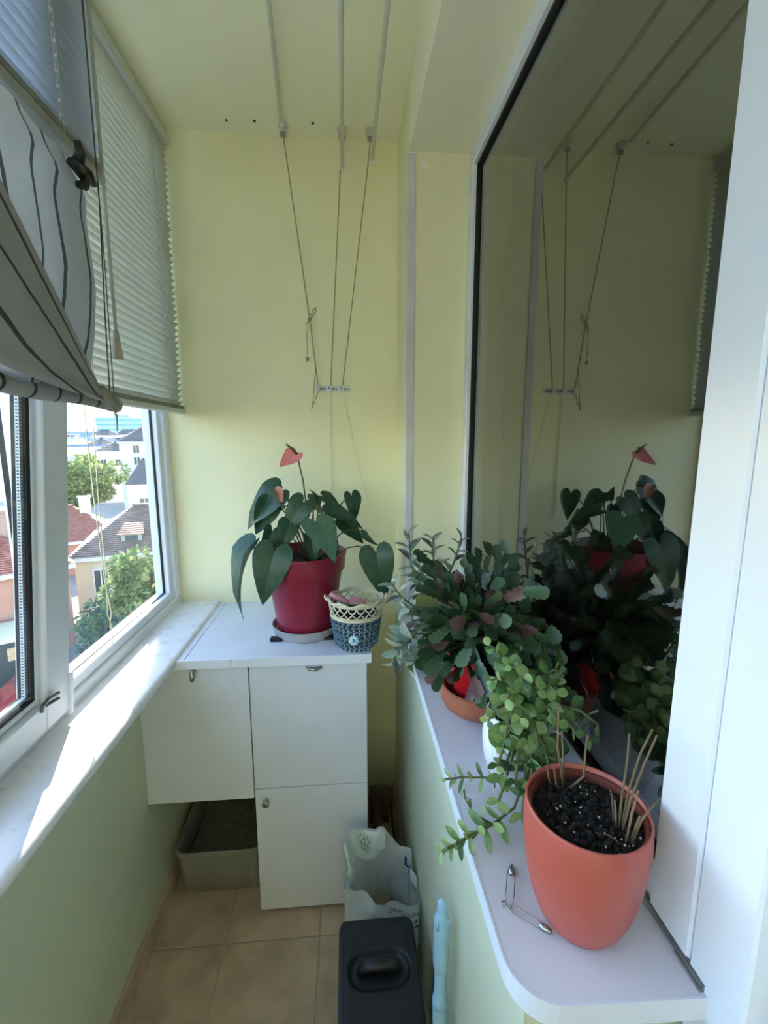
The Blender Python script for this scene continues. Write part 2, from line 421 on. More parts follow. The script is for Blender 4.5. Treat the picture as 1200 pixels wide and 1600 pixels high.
MB().box(.064,.0655,1.274,1.75,.8675,.8955,.0005).build('edge_band', pvc, ct)

# --- litter tray
plast = M('cloudy_plastic', (160,160,150), .35, var=.05, transl=.3)
lt = thing('litter_tray', 'cloudy plastic litter tray on the floor under the hanging cabinet', 'tray', (-.45,1.53,0))
def rrect(x0,x1,y0,y1,r,n=6):
    out=[]
    for cx,cy,a0 in ((x1-r,y1-r,0),(x0+r,y1-r,90),(x0+r,y0+r,180),(x1-r,y0+r,270)):
        for k in range(n+1):
            a=R(a0+90*k/n); out.append((cx+r*cos(a),cy+r*sin(a)))
    return out
def loft(rings, mb, cap0=True, cap1=False):
    n=len(rings[0]); vs_=[p for rg in rings for p in rg]
    fs=[(i*n+k,i*n+(k+1)%n,(i+1)*n+(k+1)%n,(i+1)*n+k) for i in range(len(rings)-1) for k in range(n)]
    if cap0: fs.append(tuple(range(n))[::-1])
    if cap1: fs.append(tuple(range((len(rings)-1)*n,len(rings)*n)))
    return mb.add(vs_,fs)
def ring(e, z, r=.035):
    return [(x,y,z) for x,y in rrect(-.592+e,-.303-e,1.355+e,1.735-e,max(.004,r-e*.3))]
loft([ring(.022,.002),ring(.014,.008),ring(.004,.15),ring(-.001,.152),ring(-.003,.168),ring(.002,.171),ring(.006,.168),ring(.009,.15),ring(.018,.012)], MB(), True, True).build('tray', plast, lt, auto=50)
lit = MB().grid(lambda u,v:(-.572+.25*u, 1.375+.34*v, .085+.012*sin(5*u+2)*cos(6*v)+.004*mnoise.noise(V((u*30,v*40,0)))), 40, 50)
o = lit.build('litter', M('litter_grey',(120,114,104),.95,var=.35,scale=120,bump=.8,bscale=220), lt, smooth=True); o['kind']='stuff'

# --- boards in the gap
wood = M('dark_wood',(88,66,48),.7,var=.25,scale=20,bump=.1); wood2 = M('grey_wood',(120,100,80),.75,var=.2,scale=18)
tag(MB().box(.070,.150,1.60,1.622,.001,.16,.003).build('wooden_board', wood2), 'greyish wooden board on edge across the gap behind the cabinet', 'board')
tag(MB().box(.088,.116,1.34,1.60,.001,.115,.003).build('wooden_board', wood), 'dark brown board standing lengthwise in the gap beside the cabinet', 'board')
tag(MB().box(.158,.174,1.20,1.68,.001,.10,.002).build('wooden_board', wood2), 'long thin board leaning along the green parapet behind the bag', 'board')

# ============================================================ ANTHURIUM
HO=[(.0,.0),(.035,-.10),(.11,-.185),(.22,-.205),(.325,-.145),(.385,-.02),(.39,.13),(.345,.32),(.265,.52),(.165,.72),(.07,.89),(.0,1.0)]
def heart_mesh(name, mat, fold=.25, droop=.35, wide=1.0):
    m=MB(); n=len(HO); C_=5
    for sg in (-1,1):
        def fn(u,v):
            k=v*(n-1); i=min(int(k),n-2); f_=k-i
            ox=(HO[i][0]+(HO[i+1][0]-HO[i][0])*f_)*wide; oy=HO[i][1]+(HO[i+1][1]-HO[i][1])*f_
            my=max(0.0,(v*1.0)**1.35)
            x=ox*u; y=my+(oy-my)*u
            z=fold*abs(x)-droop*.5*max(0,y)**2+(-.25*(y*y) if y<0 else 0)+.018*sin(y*11)*u*u-.10*(abs(x))**2*2
            return (sg*x,y,z)
        m.grid(fn,C_,n-1)
    return m.mesh(name,mat,True)
lfd = M('anthurium_leaf',(46,78,58),.40,var=.22,scale=7,transl=.12,spec=.4)
lfl = M('anthurium_leaf_light',(84,120,100),.36,var=.16,scale=7,transl=.15,spec=.5)
H = [heart_mesh('anthurium_leaf_a',lfd,.18,.7,.92), heart_mesh('anthurium_leaf_b',lfl,.12,.6), heart_mesh('anthurium_leaf_c',lfd,.6,.9,.85)]
AC = V((-.143,1.462,.0))
an = thing('potted_anthurium','anthurium with pink flower in a maroon pot on the countertop','potted plant',(AC.x,AC.y,.895))
marn = M('maroon_plastic',(128,26,52),.32,var=.05,scale=3)
zp = M('grey_zinc_saucer',(176,175,174),.5,metal=.2,var=.1)
p0 = .913
pp = MB().lathe([(.088,p0),(.093,p0+.002),(.0955,p0+.012),(.097,p0+.03),(.112,p0+.13),(.1125,p0+.137),(.114,p0+.142),(.1155,p0+.155),(.117,p0+.16),(.122,p0+.19),(.1235,p0+.197),(.1305,p0+.199),(.1315,p0+.202),(.1345,p0+.246),(.138,p0+.249),(.138,p0+.254),(.134,p0+.256),(.130,p0+.252),(.124,p0+.20)], (AC.x,AC.y,0), 56)
pp.build('pot', marn, an, auto=40)
MB().lathe([(.085,.8955),(.104,.897),(.108,.905),(.111,.926),(.113,.928),(.110,.929),(.107,.926),(.104,.907),(.02,.905)], (AC.x,AC.y,0), 48).build('saucer', zp, an, auto=45)
MB().box(AC.x-.108,AC.x-.07,AC.y-.085,AC.y-.06,.895,.905,.002).build('saucer_foot', rubber, an)
MB().box(AC.x+.06,AC.x+.10,AC.y-.085,AC.y-.06,.895,.905,.002).build('saucer_foot', rubber, an)
sg = MB().grid(lambda u,v:(AC.x+.127*(v)*cos(2*pi*u), AC.y+.127*v*sin(2*pi*u), p0+.215+.008*mnoise.noise(V((v*9*cos(2*pi*u),v*9*sin(2*pi*u),3)))), 36, 10)
sg.build('soil', soil, an, smooth=True)
# base(x,z,dy) tip(x,z,dy) heartidx, extra scale, normal
LV = [((-.221,1.366,-.02),(-.339,1.271,-.03),0,1.15,(-.1,-1,.9)),
 ((-.247,1.329,-.01),(-.296,1.215,-.02),2,1.0,(.3,-1,.3)),
 ((-.297,1.190,-.05),(-.392,1.036,-.10),2,1.30,(-.9,-.45,.35)),
 ((-.221,1.195,-.12),(-.262,1.040,-.17),0,1.0,(.05,-1,.35)),
 ((-.236,1.245,-.05),(-.262,1.160,-.08),2,1.1,(.6,-1,.3)),
 ((-.139,1.335,-.05),(-.199,1.250,-.08),0,1.1,(.2,-1,.6)),
 ((-.092,1.285,-.12),(-.035,1.212,-.20),1,1.25,(.25,-.8,1.0)),
 ((-.099,1.334,-.03),(-.106,1.375,-.02),2,1.3,(.9,-.6,.1)),
 ((-.078,1.348,.00),(-.008,1.310,-.02),0,1.2,(0.3,-.6,1.2)),
 ((-.065,1.296,-.03),(.050,1.290,-.07),2,.95,(-.05,-.55,1.0)),
 ((.014,1.346,.02),(.033,1.262,.0),0,1.1,(.6,-1,.2)),
 ((-.010,1.270,.0),(.040,1.200,-.03),2,1.2,(-.4,-.9,.5)),
 ((-.111,1.235,-.10),(-.100,1.162,-.13),2,1.1,(.2,-1,.2)),
 ((.088,1.172,-.06),(.112,1.022,-.10),0,1.05,(-.15,-1,.25)),
 ((.058,1.235,-.04),(.085,1.180,-.05),2,1.0,(-.9,-.5,.2)),
 ((-.060,1.215,-.04),(-.030,1.160,-.06),0,1.2,(.2,-1,.6)),
 ((-.222,1.372,.0),(-.232,1.412,.01),2,1.2,(.7,-.7,.1)),
 ((-.150,1.300,.03),(-.165,1.230,.06),0,1.2,(.1,-.9,.6)),
 ((-.182,1.270,-.06),(-.205,1.190,-.10),0,1.1,(.3,-1,.35)),
 ((-.120,1.320,.07),(-.060,1.270,.12),0,1.2,(.2,-.6,.8)),
 ((-.215,1.310,.06),(-.270,1.270,.10),0,1.2,(-.2,-.6,.8))]
petm = M('petiole',(74,84,56),.5)
for b,t,hi,s_,nn in LV:
    B = V((b[0],AC.y+b[2],b[1])); T = V((t[0],AC.y+t[2],t[1]))
    L = (T-B).length*(.55+.42*s_)
    inst('leaf', H[hi], an, orient(B, T-B, nn, L))
    root = V((AC.x+.03+random.uniform(-.02,.02), AC.y+random.uniform(-.03,.03), p0+.213))
    mid = root.lerp(B,.55)+V((0,0,.03+.02*random.random()))
    q = [root.lerp(mid,k/3) if k<3 else mid for k in range(4)]+[mid.lerp(B,k/3)+V((0,0,.012*sin(pi*k/3))) for k in (1,2,3)]
    MB().tube(q, .0023, 6).build('petiole', petm, an, smooth=True)
spm = M('pink_spathe',(232,138,146),.3,var=.12,scale=12,transl=.15)
fb = V((-.150,AC.y-.06,1.478))
MB().tube([(AC.x+.02,AC.y,p0+.21),(-.128,AC.y-.03,1.30),(-.136,AC.y-.045,1.40),fb], .0026, 7).build('flower_stem', petm, an, smooth=True)
sp_ = heart_mesh('spathe', spm, .25, -.5, 1.15)
inst('spathe', sp_, an, orient(fb+V((-.006,-.004,.008)), (-.55,-.30,-.62), (-.25,-1,.45), .066))
MB().tube([fb+V((0,-.004,.006)), fb+V((-.014,-.008,.022)), fb+V((-.032,-.008,.036))], [.0045,.0042,.0022], 8).build('spadix', M('spadix_green',(86,82,52),.6), an, smooth=True)
f2 = V((-.222,AC.y-.05,1.372))
inst('spathe', heart_mesh('old_spathe', M('faded_spathe',(206,146,136),.5,var=.15,scale=20), 1.1, .2, .8), an, orient(f2, (.35,-.1,-.8), (.75,-.8,.2), .052))
MB().tube([f2,(-.19,AC.y-.03,1.30),(AC.x+.01,AC.y,p0+.212)], .0022, 6).build('flower_stem', petm, an, smooth=True)

# ============================================================ BASKET
bc = V((.022,1.345,.8955))
bk = thing('basket','small blue woven basket with a cream lace rim on the countertop corner','basket',tuple(bc))
blue = M('blue_weave',(74,106,124),.5,var=.15,scale=20); cream = M('cream_plastic',(214,206,180),.5)
def brad(z): return .060+.024*(z/.165)
wv = MB()
NC=26; NR=7
for rI in range(NR):
    z0=.006+rI*.0138
    for c_ in range(NC):
        a0=2*pi*(c_+.5*(rI%2))/NC; pts=[]; rs=[]
        for k in range(7):
            a=a0+2*pi/NC*(k/6); bul=.0035*sin(pi*k/6)
            rr=brad(z0)+bul
            pts.append((bc.x+rr*cos(a),bc.y+rr*sin(a),bc.z+z0+.007)); rs.append(.0022+.0034*sin(pi*k/6))
        wv.tube(pts, rs, 6)
o=wv.build('weave', blue, bk, smooth=True); o['kind']='stuff'
st=MB()
for c_ in range(NC):
    a=2*pi*(c_+.0)/NC
    st.tube([(bc.x+(brad(z)-.0005)*cos(a),bc.y+(brad(z)-.0005)*sin(a),bc.z+z) for z in (.002,.10)], .0022, 5)
o=st.build('stakes', cream, bk); o['kind']='stuff'
MB().lathe([(.058,.0),(.058,.006),(brad(.10)-.004,.10)], tuple(bc), 40).build('lining', M('basket_lining',(58,78,90),.7), bk, smooth=True)
rim=MB()
for z,r_ in ((.102,.004),(.152,.004)):
    rim.tube([(bc.x+brad(z)*1.03*cos(2*pi*k/48),bc.y+brad(z)*1.03*sin(2*pi*k/48),bc.z+z+(.0035*sin(8*2*pi*k/48) if z>.12 else 0)) for k in range(49)], r_, 8)
rim.lathe([(brad(.102)*1.0,.100),(brad(.112)*1.04,.112)], tuple(bc), 48, False)
rim.lathe([(brad(.14)*1.03,.142),(brad(.15)*1.05,.152)], tuple(bc), 48, False)
rim.build('rim', cream, bk, smooth=True)
la=MB()
for c_ in range(20):
    a0=2*pi*c_/20; a1=2*pi*(c_+1)/20; am=(a0+a1)/2
    P=lambda a,z: (bc.x+brad(z)*1.035*cos(a),bc.y+brad(z)*1.035*sin(a),bc.z+z)
    la.tube([P(a0,.112),P(am,.124),P(a1,.112)], .0024, 5)
    la.tube([P(a0,.143),P(a0*.6+am*.4,.132),P(am,.128),P(a1*.6+am*.4,.132),P(a1,.143)], .0022, 5)
    la.tube([P(am,.122),P(am,.130)], .002, 5)
la.build('lattice', cream, bk, smooth=True)
for sx in (-1,1):
    MB().tube([(bc.x+sx*.086,bc.y-.016,bc.z+.148),(bc.x+sx*.094,bc.y-.010,bc.z+.158),(bc.x+sx*.095,bc.y+.01,bc.z+.158),(bc.x+sx*.087,bc.y+.016,bc.z+.148)], .004, 7).build('ear', cream, bk, smooth=True)
da=V((bc.x-.0085,bc.y-.0755,bc.z+.046)); fm=M('pale_blue_daisy',(188,218,228),.5)
dz=MB(); yd=V((-.11,-.98,.16)).normalized(); xd=V((1,-.1,0)).normalized(); zd=xd.cross(yd).normalized()
for k in range(12):
    a=2*pi*k/12; e=xd*cos(a)+zd*sin(a); tn=-xd*sin(a)+zd*cos(a)
    c0=da+yd*.004
    dz.add([c0+e*.003+yd*.002,c0+e*.010+tn*.0035+yd*.001,c0+e*.0155+tn*.001,c0+e*.0155-tn*.001,c0+e*.010-tn*.0035+yd*.001,c0+e*.011+yd*.0035],[(0,4,5),(0,5,1),(5,2,1),(5,3,2),(5,4,3)])
dz.build('daisy', fm, bk, smooth=True)
MB().ball(da+yd*.006,.0045,10,6).build('daisy_centre', M('daisy_blue',(120,160,190),.5), bk, smooth=True)
pk=M('pink_plastic',(206,140,156),.4,var=.05)
t=thing('garden_trowel','pink plastic hand trowel lying inside the small basket','trowel',(bc.x,bc.y,bc.z+.11))
MB().tube([(-.058,1.345,1.062),(-.040,1.342,1.052),(-.014,1.338,1.040),(.004,1.336,1.032)],[.007,.009,.008,.006],10).build('handle', pk, t, smooth=True)
MB().grid(lambda u,v:(.000+.055*v, 1.328+.034*(u-.5)*(1-.5*v**3)+.012, 1.036+.012*sin(pi*u)-.0*v+.008*sin(pi*v)-.012*v), 8, 8).build('blade', pk, t, smooth=True)

# ============================================================ generic leaves
def leaf_mesh(name, mat, prof, fold=.15, bend=.2, nu=2, thick=0):
    def fn(u,v):
        s_=u*2-1
        k=v*(len(prof)-1); i=min(int(k),len(prof)-2); wv=prof[i]+(prof[i+1]-prof[i])*(k-i)
        x=s_*wv*.5
        return (x, v, fold*abs(x)*1.2-bend*v*v)
    return MB().grid(fn,nu,len(prof)-1).mesh(name,mat,True)

# ---- big cactus (flat jointed stems)
rc = V((.272,.875,.957))
ca = thing('christmas_cactus','bushy flat-jointed dark green cactus in a red pot standing in a terracotta bowl','potted plant',tuple(rc))
red=M('red_plastic',(178,24,34),.35,var=.05); terra=M('terracotta',(158,92,66),.75,var=.12,scale=12,bump=.08)
MB().lathe([(.045,.006),(.058,.008),(.074,.020),(.080,.036),(.078,.050),(.0795,.055),(.0795,.061),(.075,.063),(.072,.058),(.072,.045),(.06,.02),(.01,.018)], tuple(rc), 48).build('bowl', terra, ca, auto=45)
MB().lathe([(.046,.019),(.049,.022),(.067,.128),(.069,.131),(.069,.137),(.066,.138),(.064,.130),(.06,.11)], tuple(rc), 44).build('pot', red, ca, auto=45)
MB().grid(lambda u,v:(rc.x+.064*v*cos(2*pi*u),rc.y+.064*v*sin(2*pi*u),rc.z+.118+.004*mnoise.noise(V((v*6*cos(2*pi*u),v*6*sin(2*pi*u),1)))),24,5).build('soil', soil, ca, smooth=True)
cprof=[.20,.44,.36,.56,.44,.60,.48,.56,.24]
cmats=[M('cactus_green',(46,70,48),.38,var=.18,scale=9,transl=.08),M('cactus_mid_green',(60,88,62),.36,var=.18,scale=9,transl=.1),M('cactus_grey_green',(86,112,94),.36,var=.12,scale=9,transl=.1),M('cactus_olive',(76,90,44),.4,var=.15,scale=9,transl=.12),M('cactus_reddish',(104,76,76),.4,var=.16,scale=9,transl=.1)]
cme=[leaf_mesh('cactus_joint',m_,cprof,.22,.10) for m_ in cmats]
rnd=random.Random(5)
segs=[]
def inside(p): return p.x<.372
for k in range(215):
    a=rnd.uniform(0,2*pi); el=rnd.uniform(.25,1.50) if k%2 else rnd.uniform(.8,1.5)
    if k%3==0: a=rnd.uniform(pi*.75,pi*1.75)
    p=rc+V((.045*cos(a)*rnd.random(),.045*sin(a)*rnd.random(),.122))
    d=V((cos(a)*cos(el),sin(a)*cos(el),sin(el)))
    n_=rnd.randint(4,7)
    for j in range(n_):
        L=rnd.uniform(.030,.042)
        dd=d+V((rnd.uniform(-.25,.25),rnd.uniform(-.25,.25),rnd.uniform(-.2,.1)))
        dd.normalize()
        e=p+dd*L
        if e.x>.374:
            dd.x=-abs(dd.x)*.3; dd.normalize(); e=p+dd*L
        if e.x<.128: break
        if e.z<1.075 and e.x<.33: break
        if e.z<1.02 or e.y>1.04: break
        if e.z>1.352: dd.z=-.1; dd.normalize(); e=p+dd*L
        if e.x>.376: break
        if (e-V((.30,.66,1.05))).length<.075: break
        nn=V((dd.y*rnd.uniform(-1,1)+rnd.uniform(-.5,.2), rnd.uniform(-1,.3), rnd.uniform(.2,1)))
        ci=rnd.choices([0,1,2,3,4],[4,4,2,1.2,(.3 if j<n_-2 else 2.6)])[0]
        segs.append((p.copy(),dd.copy(),nn,L*1.10,ci))
        p=e; d=(dd*1.0+V((0,0,-.22))).normalized()
cam_p=V((0,0,1.53))
segs.sort(key=lambda s_:(s_[0]-cam_p).length)
for s_ in segs[:295]:
    inst('joint', cme[s_[4]], ca, orient(s_[0],s_[1],s_[2],s_[3]))
rest=MB()
for s_ in segs[295:]:
    Mx=orient(s_[0],s_[1],s_[2],s_[3]); me=cme[0]
    rest.add([Mx@v.co for v in me.vertices],[tuple(p_.vertices) for p_ in me.polygons])
if rest.v:
    o=rest.build('inner_joints', cmats[0], ca, smooth=True); o['kind']='stuff'

# ---- silver felt plant
sv=V((.245,1.19,.957))
si=thing('silver_plant','felty grey-green plant with pale leaf edges, between the cactus and the pilaster','potted plant',tuple(sv))
MB().lathe([(.042,.002),(.046,.004),(.060,.085),(.064,.088),(.064,.096),(.060,.098),(.056,.09)], tuple(sv), 36).build('pot', M('pinkish_clay',(168,128,108),.8,bump=.05), si, auto=45)
MB().grid(lambda u,v:(sv.x+.057*v*cos(2*pi*u),sv.y+.057*v*sin(2*pi*u),sv.z+.085),20,3).build('soil', soil, si)
smats=[M('silver_leaf',(128,146,130),.8,var=.12,scale=8,transl=.1),M('silver_leaf_pale',(166,180,166),.85,var=.1,scale=8,transl=.1),M('silver_leaf_purple',(108,100,108),.8,var=.1,scale=8,transl=.1)]
sprof=[.10,.24,.34,.37,.32,.20,.03]
sme=[leaf_mesh('silver_leaf',m_,sprof,.5,.22) for m_ in smats]
smew=[leaf_mesh('silver_leaf_wide',m_,[.12,.34,.48,.52,.46,.28,.04],.35,.15) for m_ in smats]
stemm=M('silver_stem',(112,118,92),.8)
def silver_stem(pts, n_, Lf, wide=False, r_=.0026):
    pts=[V(p) for p in pts]; MB().tube(pts, r_, 6).build('stem', stemm, si, smooth=True)
    for k in range(n_):
        t_=.25+.75*k/(n_-1); x=t_*(len(pts)-1); i=min(int(x),len(pts)-2)
        p=pts[i].lerp(pts[i+1],x-i); d=(pts[i+1]-pts[i]).normalized()
        a=k*2.4+rnd.random()*.4
        ax=d.orthogonal().normalized(); bx=d.cross(ax)
        e=(ax*cos(a)+bx*sin(a))
        up=.35+.9*t_
        L=Lf*(1.1-.45*t_**2)*rnd.uniform(.85,1.15)
        dirn=(e+d*up*.8).normalized()
        e2=p+dirn*L
        if e2.x>.37 or (e2.x>.155 and e2.z<.966): continue
        inst('leaf', (smew if wide else sme)[rnd.choices([0,1,2],[5,3,1])[0]], si, orient(p,dirn,d*1.0-e*.3,L))
B0=sv+V((0,0,.085))
silver_stem([B0,(.20,1.17,1.12),(.165,1.16,1.20),(.158,1.155,1.285)],19,.056)
silver_stem([B0,(.24,1.17,1.14),(.225,1.16,1.22),(.222,1.15,1.275)],16,.052)
silver_stem([B0,(.19,1.13,1.08),(.135,1.10,1.13),(.105,1.08,1.175)],16,.050)
silver_stem([B0,(.20,1.10,1.05),(.16,1.06,1.08),(.145,1.04,1.13)],13,.044)
silver_stem([B0,(.22,1.15,1.13),(.19,1.12,1.17),(.18,1.10,1.21)],13,.046)
silver_stem([B0,(.27,1.19,1.14),(.29,1.17,1.22),(.30,1.16,1.27)],12,.045)
silver_stem([B0,(.20,1.12,1.035),(.15,1.07,1.03),(.118,1.045,1.015)],13,.070,True)
silver_stem([B0,(.19,1.13,1.03),(.14,1.10,.995),(.112,1.08,.960)],13,.068,True)
silver_stem([B0,(.21,1.09,1.03),(.175,1.04,1.01),(.150,1.015,.99)],12,.062,True)
silver_stem([B0,(.22,1.09,1.05),(.20,1.05,1.07),(.185,1.02,1.10)],11,.045)

# ---- green succulent in white ribbed pot
gp=V((.288,.690,.957))
gs=thing('green_succulent','bright green trailing succulent in a white ribbed pot','potted plant',tuple(gp))
MB().lathe([(.040,.0),(.048,.004),(.056,.03),(.060,.065),(.057,.095),(.052,.110),(.054,.114),(.050,.115),(.047,.108),(.047,.095)], tuple(gp), 96, wob=lambda t,z:1+.018*cos(32*t)).build('pot', M('white_ceramic',(232,234,236),.3), gs, smooth=True)
MB().grid(lambda u,v:(gp.x+.046*v*cos(2*pi*u),gp.y+.046*v*sin(2*pi*u),gp.z+.098),20,3).build('soil', soil, gs)
gmats=[M('succulent_green',(104,136,78),.35,var=.15,scale=9,transl=.14),M('succulent_light',(142,170,110),.35,var=.12,scale=9,transl=.16),M('succulent_dark',(62,98,58),.36,var=.15,scale=9,transl=.1)]
gprof=[.16,.50,.74,.86,.80,.55,.06]
gme=[leaf_mesh('succulent_leaf',m_,gprof,-.25,.16) for m_ in gmats]
gprof2=[.12,.26,.36,.42,.40,.30,.08]
gme2=[leaf_mesh('succulent_leaf_narrow',m_,gprof2,-.2,.25) for m_ in gmats]
gst=M('succulent_stem',(92,98,58),.5)
cnt=[0]
def succ(pts, pairs, L0, narrow=False, r_=.0022, t0=.3):
    pts=[V(p) for p in pts]; MB().tube(pts, r_, 6).build('stem', gst, gs, smooth=True)
    for k in range(pairs):
        t_=t0+(1-t0)*k/max(1,pairs-1); x=t_*(len(pts)-1); i=min(int(x),len(pts)-2)
        p=pts[i].lerp(pts[i+1],x-i); d=(pts[i+1]-pts[i]).normalized()
        ax=d.cross(V((.2,-.6,.7))).normalized(); bx=d.cross(ax)
        a=(k%2)*pi/2+rnd.uniform(-.3,.3)
        for sg in (0,pi):
            e=ax*cos(a+sg)+bx*sin(a+sg)
            L=L0*(1.05-.5*t_**3)*rnd.uniform(.8,1.15)
            dirn=(e+d*(.25+.5*t_)).normalized()
            if (p+dirn*L).x>.378 or cnt[0]>=292: continue
            cnt[0]+=1
            inst('leaf', (gme2 if narrow else gme)[rnd.choices([0,1,2],[4,2.0+2*t_,2])[0]], gs, orient(p,dirn,(d*.8+V((0,-.4,.5))),L))
G0=gp+V((0,0,.10))
tips=[(.222,.665,1.205),(.245,.640,1.185),(.262,.62,1.165),(.285,.62,1.15),(.235,.61,1.145),(.215,.63,1.165),(.252,.60,1.120),(.225,.59,1.095),(.205,.605,1.115),(.30,.58,1.125),(.325,.575,1.11),(.350,.575,1.095),(.270,.575,1.09),(.365,.585,1.112),(.215,.585,1.055),(.235,.565,1.045),(.26,.565,1.04),(.285,.56,1.055),(.305,.60,1.16),(.33,.64,1.17),(.27,.68,1.19)]
for T in tips:
    T=V(T); mid=G0.lerp(T,.5)+V((0,-.01,.035))
    succ([G0,G0.lerp(mid,.55)+V((0,0,.015)),mid,mid.lerp(T,.55)+V((0,0,.008)),T],5,.027)
for T in [(.215,.575,1.005),(.245,.558,.995),(.275,.555,1.01),(.225,.60,1.02),(.26,.58,1.03),(.30,.565,1.02)]:
    T=V(T); mid=G0.lerp(T,.5)+V((0,-.02,.03))
    succ([G0,mid,mid.lerp(T,.6),T],3,.040)
succ([G0,(.275,.60,1.055),(.267,.600,1.005),(.221,.640,.990),(.179,.650,.985),(.154,.649,.984)],8,.026,True,.0016,.5)
succ([G0,(.270,.59,1.06),(.239,.575,.992),(.203,.560,.982),(.165,.541,.985),(.140,.529,.984),(.120,.521,.984)],11,.028,True,.0020,.45)
succ([(.203,.560,.982),(.180,.575,.985),(.172,.60,.99),(.176,.62,.988)],4,.018,True,.0013,.2)

# ---- salmon pot with cut twigs
sp0=V((.274,.449,.957))
sa=thing('salmon_pot','large salmon-orange pot of dark soil with cut bare twigs, on the white window board','potted plant',tuple(sp0))
salm=M('salmon_plastic',(172,84,74),.38,var=.03,scale=3)
inn=M('brown_inner_pot',(112,52,42),.5)
MB().lathe([(.036,.001),(.042,.003),(.050,.016),(.059,.042),(.0655,.075),(.0690,.105),(.0698,.128),(.0685,.150),(.0672,.153),(.0655,.152),(.0668,.130),(.062,.09)], tuple(sp0), 72).build('pot', salm, sa, smooth=True)
MB().lathe([(.048,.05),(.0615,.138),(.0648,.143),(.0648,.147),(.0620,.147),(.0605,.139),(.057,.12)], tuple(sp0), 64).build('inner_pot', inn, sa, auto=45)
zs=sp0.z+.137
MB().grid(lambda u,v:(sp0.x+.0598*v*cos(2*pi*u),sp0.y+.0598*v*sin(2*pi*u),zs+.005*mnoise.noise(V((v*5*cos(2*pi*u),v*5*sin(2*pi*u),7)))+.0045*mnoise.noise(V((v*17*cos(2*pi*u),v*17*sin(2*pi*u),2)))),72,24).build('soil', soil, sa, smooth=True)
pm=MB(); cl=MB()
for k in range(215):
    a=rnd.uniform(0,2*pi); r_=.057*math.sqrt(rnd.random())
    (pm if k<45 else cl).ball((sp0.x+r_*cos(a),sp0.y+r_*sin(a),zs+.004),rnd.uniform(.0007,.0016) if k<45 else rnd.uniform(.0015,.004),6,4)
o=pm.build('perlite', perl, sa); o['kind']='stuff'
o=cl.build('soil_crumbs', soil, sa); o['kind']='stuff'
twm=M('dry_twig',(116,98,74),.8,var=.25,scale=40)
A=V((.268,.492,zs)); Bq=V((.303,.43,zs)); Cq=V((.298,.409,zs))
tw=[[A,(.258,.484,1.13),(.246,.472,1.165),(.243,.470,1.222)],[A,(.262,.486,1.135),(.254,.48,1.182)],[A+V((.004,0,0)),(.285,.478,1.12),(.281,.472,1.16),(.281,.470,1.183)],
 [A+V((-.012,.004,0)),(.250,.497,1.105),(.247,.498,1.122)],[A+V((-.008,0,0)),(.255,.495,1.12)],
 [Bq,(.305,.433,1.13),(.311,.438,1.165),(.312,.44,1.203)],[Bq+V((.003,0,0)),(.312,.432,1.14),(.325,.437,1.18),(.339,.440,1.207)],[Bq+V((.002,-.004,0)),(.312,.428,1.13),(.325,.43,1.17),(.337,.43,1.207)],
 [Bq+V((-.003,0,0)),(.298,.434,1.125)],[Cq,(.302,.41,1.13),(.307,.410,1.158)],[Cq+V((.006,0,0)),(.316,.413,1.118),(.340,.42,1.137)],[Cq+V((.008,.004,0)),(.312,.411,1.125)],[Bq+V((-.004,.002,0)),(.296,.438,1.13),(.294,.44,1.135)],
 [(.272,.425,zs+.004),(.281,.415,zs+.006),(.290,.405,zs+.004)]]
for i,t_ in enumerate(tw):
    n_=len(t_); r0=.0014 if i<12 else .0008
    pts=[V(t_[0])-V((0,0,.004))]+[V(x) for x in t_[1:]]
    MB().tube(pts,[r0*(1.1-.35*k/(n_-1)) for k in range(n_)],7).build('twig', twm, sa, smooth=True)

# ---- safety pins
def pin(a,b,label):
    a=V((*a,.9605)); b=V((*b,.9605)); d=(b-a).normalized(); s_=V((-d.y,d.x,0)); L=(b-a).length
    t=thing('safety_pin',label,'safety pin',((a+b)/2).xy.to_3d()+V((0,0,.957)))
    m=MB()
    m.tube([a+s_*.004+d*.004,a+s_*.005+d*L*.3,a+s_*.005+d*L*.7,b+s_*.003],.0007,6)
    m.tube([a-s_*.004+d*.004,a-s_*.005+d*L*.3,a-s_*.005+d*L*.7,b-s_*.003],.0007,6)
    m.build('wire', chrome, t, smooth=True)
    MB().tube([b+(s_*cos(x)*.0035)+d*sin(x)*.0035+V((0,0,.0012*x/6-.001)) for x in [2*pi*k/10*1.5 for k in range(11)]],.0007,6).build('coil', chrome, t, smooth=True)
    c=a+d*.004
    vs_=[]
    MB().tube([a-d*.003,a,a+d*.006,a+d*.011],[.0022,.0034,.0040,.0030],8).build('cap', chrome, t, smooth=True)
pin((.214,.512),(.192,.462),'steel safety pin pointing to the glass, beside the salmon pot')
pin((.229,.4305),(.187,.4655),'steel safety pin lying across the shelf edge side, beside the other pin')

# ============================================================ FLOOR THINGS
# bin
bn=thing('lidded_bin','black rectangular bin with a handled lid beside the pale green parapet','bin',(.062,.78,0))
x0,x1,y0,y1=-.034,.148,.60,.956
def rr2(e,z,r=.03): return [(x,y,z) for x,y in rrect(x0+e,x1-e,y0+e,y1-e,max(.004,r-e*.5))]
loft([rr2(.022,.0,.035),rr2(.018,.006,.035),rr2(.008,.325,.03)],MB(),True,True).build('body', black, bn, auto=45)
hx,hy=.058,.845
def lid_h(x,y):
    # recessed stadium with a raised bar
    dx=max(0,abs(x-hx)-.030); dd=math.hypot(dx,(y-hy)*1.0)
    k=max(0,min(1,(.043-dd)/.010)); k=k*k*(3-2*k)
    e=min(x-x0,x1-x,y-y0,y1-y); ed=.004*max(0,min(1,(.016-e)/.016))**2
    gro=.0015*math.exp(-((e-.014)/.003)**2)
    return .352-.013*k-ed-gro
